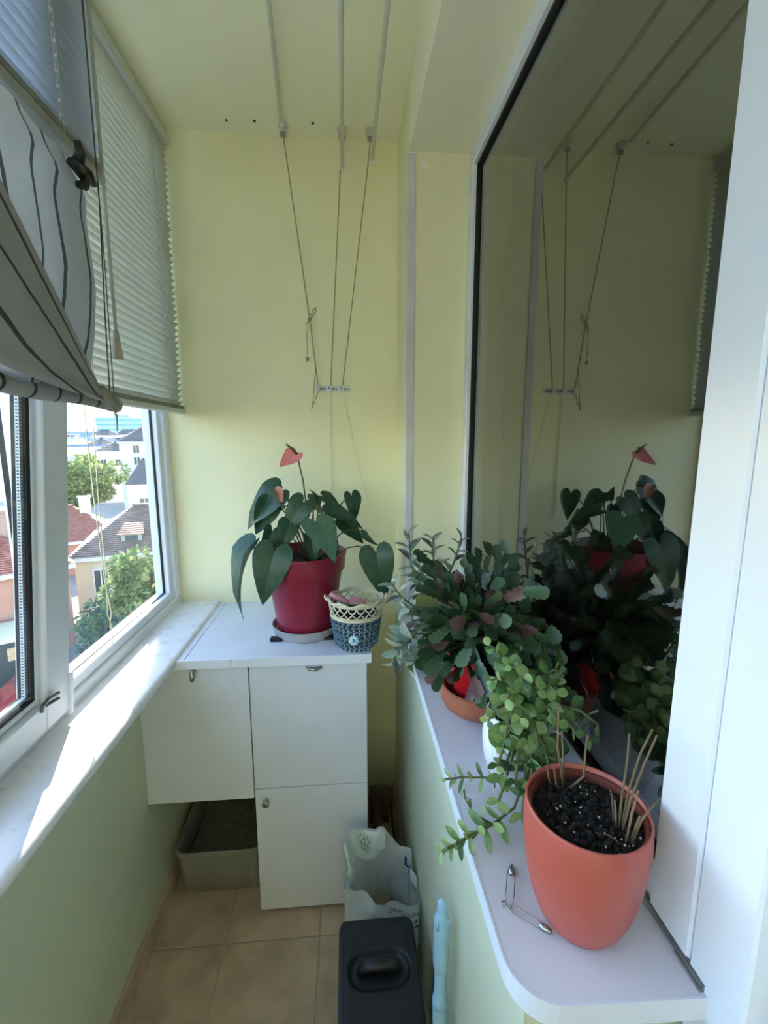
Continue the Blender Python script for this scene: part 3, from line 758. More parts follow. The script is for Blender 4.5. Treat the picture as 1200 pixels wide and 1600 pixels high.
nu,nv=46,80
lidm=MB()
def lidp(u,v):
    x=x0+(x1-x0)*u; y=y0+(y1-y0)*v
    # round corners
    r=.026
    cx=min(max(x,x0+r),x1-r); cy=min(max(y,y0+r),y1-r)
    dx,dy=x-cx,y-cy; q=math.hypot(dx,dy)
    if dx and dy and q>0:
        s_=r*max(abs(dx),abs(dy))/r/q; x=cx+dx*s_; y=cy+dy*s_
    return (x,y,lid_h(x,y))
lidm.grid(lidp,nu,nv)
loft([rr2(.003,.320,.026),rr2(.0,.326,.026),rr2(.0,.345,.026),rr2(.001,.349,.026)],lidm,False,False)
lidm.build('lid', black, bn, smooth=True)
MB().tube([(hx-.040,hy+.004,.340),(hx-.034,hy+.004,.352),(hx-.028,hy+.004,.356),(hx+.028,hy+.004,.356),(hx+.034,hy+.004,.352),(hx+.040,hy+.004,.340)],[.012,.013,.0135,.0135,.013,.012],12).build('handle', black, bn, smooth=True)

# plastic bag
bgc=V((.082,1.112))
bagm=M('white_plastic_film',(222,228,224),.3,var=.06,scale=7,transl=.35,bump=.35,bscale=35)
pb=thing('plastic_bag','crumpled open white carrier bag with green marks, between the bin and the cabinet','bag',(bgc.x,bgc.y,0))
def bagS(th,v,inset=0):
    c_,s_=cos(th),sin(th)
    k=(abs(c_)**3.2+abs(s_)**3.2)**(-1/3.2)
    hx_,hy_=(.090+.012*v, .090+.012*v)
    n1=abs(mnoise.noise(V((c_*2.0,s_*2.0,v*2.6)))); n2=abs(mnoise.noise(V((c_*5,s_*5,v*6+5))))
    crum=.026*(.35-n1)+.012*(.3-n2)
    x=bgc.x+(hx_-inset+crum)*k*c_; y=bgc.y+(hy_-inset+crum)*k*s_
    zt=.310+.012*s_-.034*c_+.028*max(0,cos(th-2.1))**2+.040*max(0,-s_)**3+.010*sin(5*th)+.007*sin(9*th+1)
    x=min(x,.186)
    return V((x,y,zt*v))
MB().grid(lambda u,v:bagS(2*pi*u,v),96,30).build('film', bagm, pb, smooth=True)
MB().grid(lambda u,v:(lambda a,b:V((bgc.x,bgc.y,.004)).lerp(a,v))(bagS(2*pi*u,0.02),0),24,2).build('bottom', bagm, pb)
flap=M('white_film_flap',(226,232,228),.4,var=.04,scale=9,transl=.25,bump=.3,bscale=40)
def flapS(u,v):
    th=R(78)+R(168)*u
    dep=.05+.05*abs(sin(2.6*pi*u))+.09*max(0,u-.35)
    p=bagS(th,1.0); q=bagS(th,1-.9*dep/.36*v,.004+.020*v+.006*sin(11*u+3*v))
    lift=.010*sin(pi*min(1,v*2))*(v<.5)
    return V((q.x,q.y,q.z+lift))
MB().grid(flapS,40,8).build('folded_flap', flap, pb, smooth=True)
gmk=M('green_print',(128,168,112),.6); bmk=M('navy_print',(52,66,118),.6)
def mark(fn,u0,v0,s_,mat,rot=0):
    m=MB(); w_=.20
    for a in (-.5,0,.5):
        for hor in (0,1):
            for (b0,b1) in ((-.95,-.6),(-.3,.3),(.6,.95)):
                pts=[]
                for (p,q) in ((a-w_*.4,b0),(a+w_*.4,b0),(a+w_*.4,b1),(a-w_*.4,b1)):
                    if hor: p,q=q,p
                    p,q=p*cos(rot)-q*sin(rot),p*sin(rot)+q*cos(rot)
                    pts.append((u0+p*s_[0],v0+q*s_[1]))
                P=[fn(*x) for x in pts]; nrm=(P[1]-P[0]).cross(P[2]-P[0])
                if nrm.length==0: continue
                nrm.normalize(); nrm=nrm if nrm.dot(cam_p-P[0])>0 else -nrm
                m.add([x+nrm*.0022 for x in P],[(0,1,2,3)])
    return m.build('printed_mark', mat, pb)
mark(flapS,.22,.55,(.050,.30),gmk); mark(flapS,.58,.5,(.05,.30),gmk,.7); mark(flapS,.84,.55,(.04,.25),gmk,.4)
def bagtext(txt,th0,v0,h,mat,shear=0):
    cu=bpy.data.curves.new('lettering','FONT'); cu.body=txt; cu.size=1; cu.resolution_u=2
    to=bpy.data.objects.new('lettering',cu); COL.objects.link(to)
    dg=bpy.context.evaluated_depsgraph_get(); me=bpy.data.meshes.new_from_object(to.evaluated_get(dg))
    bpy.data.objects.remove(to)
    m=MB(); k=h/.105; vs_=[]
    for v in me.vertices:
        th=th0+v.co.x*h/.10; vv=v0+v.co.y*h/.30
        p=bagS(th,vv); o_=V((p.x-bgc.x,p.y-bgc.y,0)).normalized(); vs_.append(p+o_*.003)
    m.add(vs_,[tuple(p.vertices) for p in me.polygons])
    m.build('lettering', mat, pb); bpy.data.meshes.remove(me)
bagtext('ORIGINAL',R(276),.89,.016,bmk)
bagtext('12',R(298),.76,.036,bmk)
# inside print on the right wall
def inS(u,v): return bagS(R(10)+R(40)*u,.75+.25*v,.004)
m=MB()
for (a,b,c,d_) in ((.10,.25,.2,.8),(.25,.55,.68,.8),(.45,.55,.5,.8),(.25,.55,.45,.55),(.65,.95,.2,.3),(.85,.95,.2,.6)):
    m.add([inS(a,c),inS(b,c),inS(b,d_),inS(a,d_)],[(0,1,2,3)])
m.build('printed_mark', bmk, pb)
tag(MB().box(.04,.12,1.06,1.16,.006,.19,.01).build('paper_package', M('brown_paper',(118,104,88),.85,var=.2,scale=15,bump=.3)),'brown paper package inside the carrier bag','package')

# light blue handle
lb=M('light_blue_plastic',(158,200,224),.35,var=.05,scale=14)
hp=(.1640,.700)
hd=thing('broom_handle','light blue plastic broom handle standing against the pale green parapet','handle',(hp[0],hp[1],0))
MB().lathe([(.013,0.0),(.014,.01),(.011,.03),(.011,.40),(.0135,.41),(.0138,.47),(.0115,.475),(.0115,.545)],(*hp,0),24).build('pole', lb, hd, auto=50)
MB().lathe([(.0118,.54),(.0140,.548),(.0145,.56),(.0145,.63),(.0140,.655),(.0105,.664),(.0085,.668),(.0088,.680),(.0080,.688),(.0045,.693),(.0005,.695)],(*hp,0),28).build('grip', lb, hd, auto=50)
for sx in (-1,1):
    MB().tube([(hp[0]+sx*.0105,hp[1]-.0105,.640),(hp[0]+sx*.0105,hp[1]-.0105,.655),(hp[0]+sx*.0085,hp[1]-.0085,.662)],.0028,6).build('slot_rim', lb, hd, smooth=True)
MB().lathe([(.0118,.455),(.0150,.460),(.0150,.472),(.0118,.478)],(*hp,0),24).build('collar', lb, hd, auto=50)

# ============================================================ CLOTHESLINE
rods=[((-.196,1.652,2.525),(-.035,-.6,2.505),'leftmost'),((-.004,1.700,2.430),(.010,-.6,2.44),'mid'),((.094,1.655,2.432),(.108,-.6,2.44),'right')]
labs=['white drying rod hung right under the ceiling, nearest the venetian blinds','white drying rod hung lower, between the two other rods','white drying rod hung lower, nearest the inner window']
for (a,b,_),lb_ in zip(rods,labs):
    t=thing('drying_rod',lb_,'rod',a,group='ceiling drying rods')
    MB().tube([a,b],.0062,12).build('rod', rodm, t, smooth=True)
    d=(V(b)-V(a)).normalized()
    MB().tube([V(a)-d*.004,V(a)+d*.012],.0072,12).build('end_cap', pvc, t, auto=40)
pul=[(-.196,1.700),(-.003,1.700),(.091,1.700)]
for i,(x,y) in enumerate(pul):
    t=thing('ceiling_pulley',['white ceiling pulley at the end of the rod nearest the blinds','white ceiling pulley above the middle rod','white ceiling pulley of the rod nearest the inner window'][i],'pulley',(x,y,ZC),group='ceiling pulleys')
    MB().lathe([(.017,-.001),(.017,-.006),(.013,-.010),(.013,-.020),(.010,-.024),(.004,-.025)],(x,y,ZC),20,True,True).build('base', M('pulley_plastic',(196,192,176),.5), t, auto=40)
    MB().tube([(x-.008,y,ZC-.027),(x+.008,y,ZC-.027)],.008,14).build('wheel', M('pulley_grey',(140,138,128),.5), t, auto=40)
    MB().tube([(x-.0095,y,ZC-.018),(x-.0095,y,ZC-.036)],.003,6).tube([(x+.0095,y,ZC-.018),(x+.0095,y,ZC-.036)],.003,6).build('cheek', M('pulley_plastic',(0,0,0)), t)
for i,(x,y) in enumerate([(-.376,1.690),(-.286,1.686),(-.098,1.682)]):
    tag(MB().lathe([(.005,0),(.005,-.002),(.0035,-.004),(.0008,-.005)],(x,y,ZC),10).build('ceiling_screw', dkmet),['dark screw in the ceiling, nearest the venetian blinds','dark screw in the ceiling, next to the first pulley on its blind side','dark screw in the ceiling between two pulleys'][i],'screw')
cz=1.712; cy_=1.728
tag(MB().tube([(-.196,1.700,2.515),(-.188,1.708,2.45),(-.127,1.726,1.956),(-.124,1.727,1.93),(-.103,1.728,1.728),(-.100,1.730,1.712)],.0022,6).tube([(-.127,1.726,1.956),(-.112,1.724,1.985),(-.103,1.724,1.992),(-.106,1.724,1.975),(-.124,1.725,1.952)],.0016,6).tube([(-.128,1.722,1.950),(-.138,1.722,1.935),(-.141,1.722,1.93)],.0016,6).tube([(-.130,1.722,1.945),(-.137,1.722,1.90),(-.138,1.723,1.83)],.0014,6).ball((-.127,1.724,1.950),.007,8,6).ball((-.138,1.723,1.815),.006,8,6,(1,1,1.6)).tube([(-.108,1.726,1.80),(-.114,1.725,1.74),(-.120,1.725,1.68),(-.128,1.725,1.636),(-.118,1.726,1.66),(-.103,1.728,1.70)],.0016,6).build('pull_cord', cordm),'thin knotted pull cord with a bow, running from the ceiling to the wall cleat','cord')
tag(MB().tube([(-.003,1.700,2.515),(-.012,1.708,2.40),(-.056,1.728,1.728),(-.056,1.730,1.712)],.0021,6).build('pull_cord', cordm),'thin straight pull cord from the middle pulley to the wall cleat','cord')
tag(MB().tube([(.091,1.700,2.515),(.080,1.708,2.42),(-.012,1.728,1.728),(-.012,1.730,1.712)],.0021,6).build('pull_cord', cordm),'thin straight pull cord from the pulley nearest the inner window to the cleat','cord')
tag(MB().tube([(-.056,1.741,1.708),(-.059,1.744,1.60),(-.060,1.746,1.35),(-.058,1.747,1.22)],.0013,6).build('loose_cord', cordw),'white loose cord hanging straight down the wall below the cleat','cord')
tag(MB().tube([(-.012,1.741,1.708),(0,1.744,1.64),(.028,1.746,1.49),(.060,1.747,1.36),(.090,1.747,1.26)],.0013,6).build('loose_cord', cordw),'white loose cord slanting down the wall below the cleat','cord')
cl_=thing('wall_cleat','white plastic cord cleat with three hooks on the yellow wall','cleat',(-.047,1.75,cz))
MB().box(-.111,.016,1.742,1.7505,1.701,1.724,.002).build('plate', pvc, cl_)
for x in (-.100,-.056,-.012):
    MB().tube([(x,1.744,1.706),(x,1.730,1.704),(x,1.726,1.712),(x,1.724,1.722)],.0045,8).build('hook', pvc, cl_, smooth=True)
    MB().tube([(x-.009,1.735,1.714),(x+.007,1.732,1.710),(x-.007,1.729,1.716),(x+.010,1.733,1.712),(x+.024,1.738,1.712)],.0026,6).build('cord_wrap', cordm, cl_, smooth=True)

# ============================================================ BLINDS
def slat_me(name, ya, yb, ang, mat, wd=.025):
    m=MB(); n_=6; arr=[]
    for j,y in enumerate((ya,yb)):
        for k in range(n_+1):
            t_=(k/n_-.5)*wd; sag=.0022*(1-(2*k/n_-1)**2)
            arr.append((t_*cos(ang)-sag*sin(ang), y, t_*sin(ang)+sag*cos(ang)))
    N_=n_+1
    m.add(arr,[(k,k+1,N_+k+1,N_+k) for k in range(n_)])
    th=.0006
    m.add([(a[0]+th*sin(ang),a[1],a[2]-th*cos(ang)) for a in arr],[(k,N_+k,N_+k+1,k+1) for k in range(n_)])
    return m.mesh(name,mat,True)
def blind(name,label,X,ya,yb,zb,zt,pitch,ang,ladders,mat,rail):
    t=thing(name,label,'blind',(X,(ya+yb)/2,zb))
    MB().box(X-.018,X+.018,ya,yb,zt,zt+.030,.002).build('head_rail', rail, t)
    me=slat_me('slat',ya-(ya+yb)/2+.004,yb-(ya+yb)/2-.002,ang,mat)
    z=zb+.034; k=0
    while z<zt-.004:
        inst('slat',me,t,Matrix.Translation((X+random.uniform(-.0012,.0012),(ya+yb)/2+random.uniform(-.002,.002),z)) @ Matrix.Rotation(random.uniform(-.05,.05),4,'Y'))
        z+=pitch
    MB().box(X-.013,X+.013,ya,yb,zb,zb+.019,.003).build('bottom_rail', rail, t)
    m=MB()
    for k in range(5): m.box(X-.0125,X+.0125,ya+.003,yb-.003,zb+.0195+k*.0022,zb+.0208+k*.0022)
    m.build('slat_stack', M('stacked_slats',(150,152,146),.5), t)
    for y in ladders:
        m=MB(); m.tube([(X+.011,y,zb+.015),(X+.011,y,zt+.005)],.0008,5); m.tube([(X+.0125,y+.006,zb+.015),(X+.0125,y+.006,zt)],.0007,5)
        m.build('ladder_cord', M('ladder_grey',(186,190,190),.7), t)
        bd=MB(); z=zb+.034
        while z<zt-.004:
            bd.ball((X+.0125,y+.001,z+.006),.0030,6,4); z+=pitch
        o=bd.build('cord_knots', pvc, t); o['kind']='stuff'
    return t
b1=blind('venetian_blind','lowered pale grey venetian blind with closed slats at the corner by the yellow wall',-.598,1.03,1.742,1.618,2.498,.0205,R(52),[1.615,1.14],slatm,railm)
b2=blind('venetian_blind','half-raised bluish venetian blind on the tilted sash above the striped cloth',-.487,-.06,1.045,2.030,2.46,.0220,R(50),[.905,.25],slatn,M('blind_rail_shaded',(150,153,150),.4))  # rail colour darker than the other blind's: its shade is painted in
# wand & cords
wd=thing('tilt_wand','clear plastic tilt wand hanging beside the striped cloth','wand',(-.47,1.05,2.45))
MB().tube([(-.456,1.0,2.465),(-.459,1.0,2.0),(-.460,1.0,1.72)],.0034,8).build('rod', M('cloudy_clear',(204,208,198),.15,transl=.5), wd, smooth=True)
MB().tube([(-.460,1.0,1.745),(-.461,1.001,1.72),(-.462,1.002,1.690)],[.005,.008,.012],4).build('tassel', M('cloudy_amber',(196,192,172),.3,transl=.4), wd)
tag(MB().tube([(-.452,.965,2.47),(-.450,.962,2.2),(-.446,.950,1.95),(-.450,.940,1.75),(-.452,.936,1.62)],.0012,6).tube([(-.452,.972,2.47),(-.452,.966,2.1),(-.448,.953,1.85),(-.450,.947,1.62)],.0009,6).build('blind_cord', M('dark_cord',(84,84,82),.8)),'dark pull cord of the half-raised blind, hanging over the striped cloth','cord')
tag(MB().tube([(-.59,1.10,1.625),(-.592,1.105,1.4),(-.594,1.12,1.2),(-.594,1.135,1.10),(-.594,1.125,1.075),(-.594,1.13,1.05),(-.594,1.127,1.02)],.0014,6).tube([(-.59,1.135,1.625),(-.592,1.125,1.4),(-.594,1.128,1.2),(-.594,1.118,1.10),(-.594,1.13,1.07)],.0012,6).ball((-.594,1.128,1.066),.004,8,5).build('blind_cord', cordw),'pale looped pull cords of the lowered blind, hanging in front of the window pane','cord')

# ============================================================ STRIPED CLOTH
clm=stripemat('striped_cloth',(168,167,162),(74,74,74),.060,.0070)
clo=thing('striped_cloth','beige roman shade cloth with dark stripes, bunched up over the tilted sash','curtain',(-.47,.9,2.0))
def yr(v):
    K=[(0,.916),(.14,.955),(.5,.973),(.75,.955),(1.0,.915)]
    for (a,b),(c,d_) in zip(K,K[1:]):
        if v<=c: return b+(d_-b)*((v-a)/(c-a))
    return .915
def upS(u,v):
    y=.18+(yr(v)-.18)*u
    z=2.014-.401*v-.003*sin(30*u)*(1-v)
    x=-.474+.010*sin(pi*v)+.005*sin(y*42+v*2.0)*(.4+v)+.012*math.exp(-((v-.12)/.06)**2)*(.5+.5*sin(9*u))-.010*max(0,u-.95)/.05
    return V((x,y,z))
MB().grid(upS,70,30,lambda u,v:(.735*u+.030*v*u+.018-.022*max(0,.14-v)/.14,v*.4)).build('upper_drape', clm, clo, smooth=True)
def swS(u,v):
    a=V((-.452,.585,1.975)).lerp(V((-.460,.918,1.612)),u)
    b=V((-.440,.40,1.675)).lerp(V((-.463,.922,1.600)),u)
    p=a.lerp(b,v)
    bulge=.030*sin(pi*min(1,v*.95+.05))*(1-u**3)+.004
    sag=-.018*sin(pi*v)*sin(pi*u)-.014*v*sin(pi*u)
    return V((p.x+bulge+.003*sin(13*v+3*u),p.y,p.z+sag))
MB().grid(swS,50,24,lambda u,v:(.03+v*.27*(1-.55*u)+.012*u,u*.6)).build('lower_swag', clm, clo, smooth=True)
def rollS(u,v):
    th=2*pi*v; y=.15+.87*u
    r=.017*(1-.15*u)+.002*sin(20*u)
    return V((-.484+r*.9*cos(th)+.003*sin(9*u),y,1.628-.028*u+r*sin(th)))
MB().grid(rollS,60,16,lambda u,v:(.87*u,v*.1)).build('hem_roll', clm, clo, smooth=True)
kn=MB(); kn.tube([(-.452,.905,1.622),(-.455,.925,1.610),(-.462,.950,1.602),(-.470,.985,1.596),(-.478,1.010,1.594)],[.007,.012,.012,.010,.004],10)
kn.tube([(-.462,.955,1.60),(-.457,.965,1.575),(-.456,.960,1.545)],[.003,.002,.0012],6).tube([(-.463,.95,1.602),(-.452,.955,1.580)],[.004,.001],6)
kn.build('knotted_corner', M('cloth_corner',(156,152,142),.9,transl=.2), clo, smooth=True)
# claw clip
cp=V((-.455,.902,1.992))
kc=thing('claw_clip','black plastic claw clip pinching the striped cloth','clip',tuple(cp))
for (pts) in ([(0,0,0),(.010,-.003,.018),(.008,-.006,.034)],[(0,0,0),(.010,.018,-.004),(.008,.036,-.012)],):
    MB().tube([cp+V(q) for q in pts],[.011,.008,.006],8).build('grip', black, kc, smooth=True)
for (pts) in ([(0,0,0),(.010,-.012,-.012),(.010,-.026,-.014),(.006,-.036,-.010)],[(0,0,0),(.010,.006,-.018),(.010,-.002,-.032),(.006,-.014,-.036)]):
    MB().tube([cp+V(q) for q in pts],[.011,.009,.008,.006],8).build('claw', black, kc, smooth=True)
MB().tube([cp+V((.006,.004,-.004)),cp+V((.008,.012,-.012)),cp+V((.008,.026,-.012))],.0012,6).build('spring', chrome, kc, smooth=True)

# ============================================================ OUTSIDE
GZ=-11.5
asph=M('asphalt',(138,136,132),.9,var=.12,scale=.6)
S(MB().grid(lambda u,v:(-420+640*u,4+900*v,GZ),4,4).build('ground', asph))
def pol(az,r): return V((-r*sin(R(az)), r*cos(R(az)), 0))
rng=random.Random(3)
pane_out=M('window_dark_pane',(58,66,76),.12,var=.1,spec=.7); frm=M('window_frame_white',(210,208,200),.6)
def tileroof(mb, A,B,C_,D,rows,h=.07):
    # A,B eave left/right ; D,C ridge left/right ; overlapping courses
    A,B,C_,D=V(A),V(B),V(C_),V(D)
    nrm=(B-A).cross(D-A).normalized()
    if nrm.z<0: nrm=-nrm
    for i in range(rows):
        t0=i/rows; t1=(i+1)/rows
        a0=A.lerp(D,t0);b0=B.lerp(C_,t0);a1=A.lerp(D,t1);b1=B.lerp(C_,t1)
        mb.add([a0+nrm*h,b0+nrm*h,b1,a1,a0,b0],[(0,1,2,3),(4,5,1,0)])
def house(name,label,az,r,rz,wd_,dp,ze,rh,wall,roofm,kind='hip',wins=(),rows=18,over=.35,rinset=None,zb=GZ):
    p=pol(az,r); t=thing(name,label,'building',(p.x,p.y,zb),R(az+rz))
    he=ze-zb
    MB().box(-wd_/2,wd_/2,0,dp,0,he).build('wall', wall, t, world=False)
    if kind in('hip','gable'):
        ri=(dp/2 if kind=='hip' else 0) if rinset is None else rinset
        x0,x1,y0,y1=-wd_/2-over,wd_/2+over,-over,dp+over
        m=MB(); z=he
        r0=(x0+ri,dp/2,z+rh); r1=(x1-ri,dp/2,z+rh)
        tileroof(m,(x0,y0,z),(x1,y0,z),r1,r0,rows)
        tileroof(m,(x1,y1,z),(x0,y1,z),r0,r1,rows)
        tileroof(m,(x0,y1,z),(x0,y0,z),r0,r0 if kind=='hip' else r0,rows)
        tileroof(m,(x1,y0,z),(x1,y1,z),r1,r1,rows)
        m.build('roof', roofm, t, world=False)
        MB().tube([(r0[0],r0[1],r0[2]+.08),(r1[0],r1[1],r1[2]+.08)],.14,6).build('ridge', roofm, t, world=False)
        MB().box(x0,x1,y0-.05,y0+.12,z-.25,z+.02).build('gutter', frm, t, world=False)
    elif kind=='mansard':
        m=MB(); i_=dp*.22
        loft([[(-wd_/2-.2,-.2,he),(wd_/2+.2,-.2,he),(wd_/2+.2,dp+.2,he),(-wd_/2-.2,dp+.2,he)],[(-wd_/2+i_,i_,he+rh),(wd_/2-i_,i_,he+rh),(wd_/2-i_,dp-i_,he+rh),(-wd_/2+i_,dp-i_,he+rh)]],m,True,True)
        m.build('roof', roofm, t, world=False)
    else:
        MB().box(-wd_/2-.2,wd_/2+.2,-.2,dp+.2,he,he+rh).build('roof', roofm, t, world=False)
    for (x,z,w_,h_) in wins:
        f_=MB(); f_.box(x-w_/2-.10,x+w_/2+.10,-.06,.02,z-.10,z).box(x-w_/2-.10,x+w_/2+.10,-.06,.02,z+h_,z+h_+.12).box(x-w_/2-.10,x-w_/2,-.05,.02,z,z+h_).box(x+w_/2,x+w_/2+.10,-.05,.02,z,z+h_).box(x-.04,x+.04,-.04,.02,z,z+h_)
        o=f_.build('window', frm, t, world=False)
        me=MB().box(x-w_/2,x+w_/2,-.03,.01,z,z+h_).mesh('pane',pane_out)
        q=bpy.data.objects.new('pane',me); COL.objects.link(q); q.parent=o
    return t
creamw=M('cream_render',(200,188,160),.9,var=.08,scale=1.2); pinkw=M('pink_render',(190,138,116),.9,var=.07,scale=1.2); whitew=M('white_render',(206,202,196),.9,var=.06); greyw=M('grey_render',(168,164,162),.9,var=.08); beigew=M('beige_render',(206,192,176),.9,var=.08)
rbrown=M('brown_roof_tile',(120,98,92),.6,var=.22,scale=3.5); rred=M('red_roof_tile',(154,98,84),.65,var=.2,scale=3.0); rdark=M('dark_slate',(78,76,84),.6,var=.15,scale=2); rblue=M('blue_grey_sheet_roof',(120,138,164),.5,var=.12,scale=1)
h1=house('tiled_house','cream house with a brown tiled hip roof and a small dormer behind the leafy tree',21.6,36,-3,11.4,10,-6.5,2.7,creamw,rbrown,'hip',[(-4.2,2.3,.8,1.7),(-2.2,2.3,.8,1.7),(0.2,2.3,.8,1.7),(2.6,2.3,.8,1.7)],26,rinset=3.6)
hz=-6.5-GZ
dm=MB().box(-2.9,-1.6,1.0,3.0,hz+.55,hz+1.25).build('dormer', greyw, h1, world=False)
m=MB(); tileroof(m,(-3.1,.75,hz+1.2),(-1.4,.75,hz+1.2),(-1.6,2.9,hz+1.75),(-2.8,2.9,hz+1.75),6); m.build('dormer_roof', rred, h1, world=False)
me=MB().box(-2.65,-1.85,.96,1.02,hz+.65,hz+1.1).mesh('pane',pane_out); q=bpy.data.objects.new('pane',me); COL.objects.link(q); q.parent=dm
h2=house('tiled_house','salmon-pink house with a red tiled roof and a brick chimney',40.0,33,2,10.4,9,-6.1,2.5,pinkw,rred,'hip',[(-2.6,2.6,.9,1.5),(.2,2.6,.9,1.5),(3.6,2.3,.9,1.5)],26)
MB().box(2.3,3.2,3.2,4.0,6.3,8.5).box(2.2,3.3,3.1,4.1,8.5,8.65).build('chimney', M('chimney_brick',(176,142,126),.9), h2, world=False)
MB().box(4.5,4.62,-.12,.0,0,5.3).build('downpipe', rdark, h2, world=False)
house('tiled_house','red tiled roof house behind the brown roof, with a pale chimney',31.2,52,0,9.5,8,-8.2,2.9,pinkw,rred,'hip',[],22)
_t=bpy.data.objects['tiled_house.002']
MB().box(1.6,2.6,3.0,3.8,4.5,7.1).box(1.5,2.7,2.9,3.9,7.1,7.25).build('chimney', M('chimney_pale',(206,188,176),.9), _t, world=False)
h3=house('mansard_house','beige house under a dark mansard roof with a round dormer',20.9,60,0,8.6,8,-3.7,3.0,beigew,rdark,'mansard',[(-2.6,4.3,1.0,1.8),(0.6,4.3,1.0,1.8)])
m=MB(); 
for k in range(9):
    a0=pi*k/9;a1=pi*(k+1)/9; zc=7.6+.9
    m.add([(-.8+1.0*cos(a0),.1,zc+1.0*sin(a0)),(-.8+1.0*cos(a1),.1,zc+1.0*sin(a1)),(-.8+.75*cos(a1),.1,zc+.75*sin(a1)),(-.8+.75*cos(a0),.1,zc+.75*sin(a0)),(-.8+1.0*cos(a0),2,zc+1.0*sin(a0)),(-.8+1.0*cos(a1),2,zc+1.0*sin(a1))],[(0,1,2,3),(0,4,5,1)])
m.build('dormer_arch', whitew, h3, world=False)
MB().box(-1.5,-.1,.15,.5,7.7,9.1).build('dormer_window', pane_out, h3, world=False)
def winrow(x0,x1,n_,zs_,w_=.9,h_=1.3): return [(x0+(x1-x0)*i/max(1,n_-1),z,w_,h_) for z in zs_ for i in range(n_)]
house('town_block','white town block with grey pitched roof beyond the mansard house',20.6,90,4,15,12,1.0,4.0,whitew,rdark,'hip',winrow(-5,5,4,(5.5,8.6,10.6)),16)
house('town_block','pinkish white town house with a dark roof, left of the mansard house gable',25.6,108,-5,8,10,-1.0,2.6,M('blush_render',(216,196,188),.9),rdark,'hip',winrow(-2.5,2.5,3,(4.5,7.6)),14)
house('town_block','low white town house with a blue-grey roof behind the big tree',28.2,120,6,14,12,-2.2,2.2,whitew,rblue,'gable',winrow(-5,5,5,(4.5,7.0)),10)
house('town_block','long grey block with a blue sheet-metal roof behind the big tree',27.5,170,-3,30,16,-.5,2.2,greyw,rblue,'flat',winrow(-12,12,8,(5,8)))
house('town_block','pale wide block under a flat light roof in the middle of the town',25.0,210,5,24,16,.2,1.2,whitew,rblue,'flat',winrow(-10,10,7,(5,8.4)))
house('town_block','grey block with several small roof houses on the skyline',29.8,250,0,34,18,2.2,1.0,greyw,rdark,'flat',winrow(-14,14,8,(6,9.5)))
house('town_block','far pale block below the teal office building',26.6,300,0,46,20,4.0,1.4,whitew,rblue,'flat',winrow(-20,20,9,(8,12)))
TL=['small white house with a dark hip roof beside the low white blue-roofed house','small beige house with a dark hip roof behind the low blue-roofed house','small white house with a blue-grey hip roof just behind the big tree','small white house with a dark roof behind the white town block','small beige house with a blue-grey hip roof in front of the pale wide block','distant white house with a dark roof beside the long grey block','grey house with a blue-grey roof behind the white town block','distant beige house with a dark roof under the wider teal building','distant white house with a dark roof under the teal office tower']
for i,(az,r,wd_,ze,rh,wl_,rf,kd) in enumerate([(31.5,135,10,-.8,2.2,whitew,rdark,'hip'),(26.9,140,9,-.6,2.4,beigew,rdark,'hip'),(29.6,150,9,.2,2.0,whitew,rblue,'hip'),(23.5,150,10,1.4,2.4,whitew,rdark,'hip'),(28.3,190,12,1.0,2.2,beigew,rblue,'hip'),(31.0,215,12,1.2,2.4,whitew,rdark,'hip'),(22.4,200,12,3.2,2.6,greyw,rblue,'hip'),(24.2,255,14,3.4,2.6,beigew,rdark,'hip'),(26.6,235,12,3.0,2.4,whitew,rdark,'hip')]):
    o=house('town_house',TL[i],az,r,(i*7)%13-6,wd_,9,ze,rh,wl_,rf,kd,winrow(-3,3,3,(ze-GZ-2.2,ze-GZ-5)),10)
    o['group']='small distant town houses'
teal=M('teal_curtain_wall',(128,176,190),.25,var=.1,scale=.4,spec=.6); tead=M('teal_dark_band',(92,140,160),.3)
po=pol(25.3,450); ob=thing('office_building','teal glass office building on the horizon','building',(po.x,po.y,GZ),R(25.3))
MB().box(-16,22,0,20,0,31).build('wall', teal, ob, world=False)
for k in range(7): MB().box(-16.1,22.1,-.3,0,4+k*4,5.2+k*4).build('floor_band', tead, ob, world=False)
MB().box(-3,9,2,16,31,34).build('roof', greyw, ob, world=False)
po=pol(22.2,520); ob=thing('office_building','wider teal glass building beside the teal office tower on the horizon','building',(po.x,po.y,GZ),R(22.2))
MB().box(-24,30,0,20,0,30).build('wall', teal, ob, world=False)
for k in range(6): MB().box(-24.1,30.1,-.3,0,6+k*4,7.2+k*4).build('floor_band', tead, ob, world=False)
MB().box(-10,8,2,14,30,32).build('roof', greyw, ob, world=False)
S(MB().grid(lambda u,v:(-900+1100*u, 1100+300*v, GZ+36*sin(pi*v)*(.75+.35*sin(5*u+1)+.15*sin(13*u))),40,8).build('hills', M('hazy_hills',(128,146,150),.95), smooth=True))

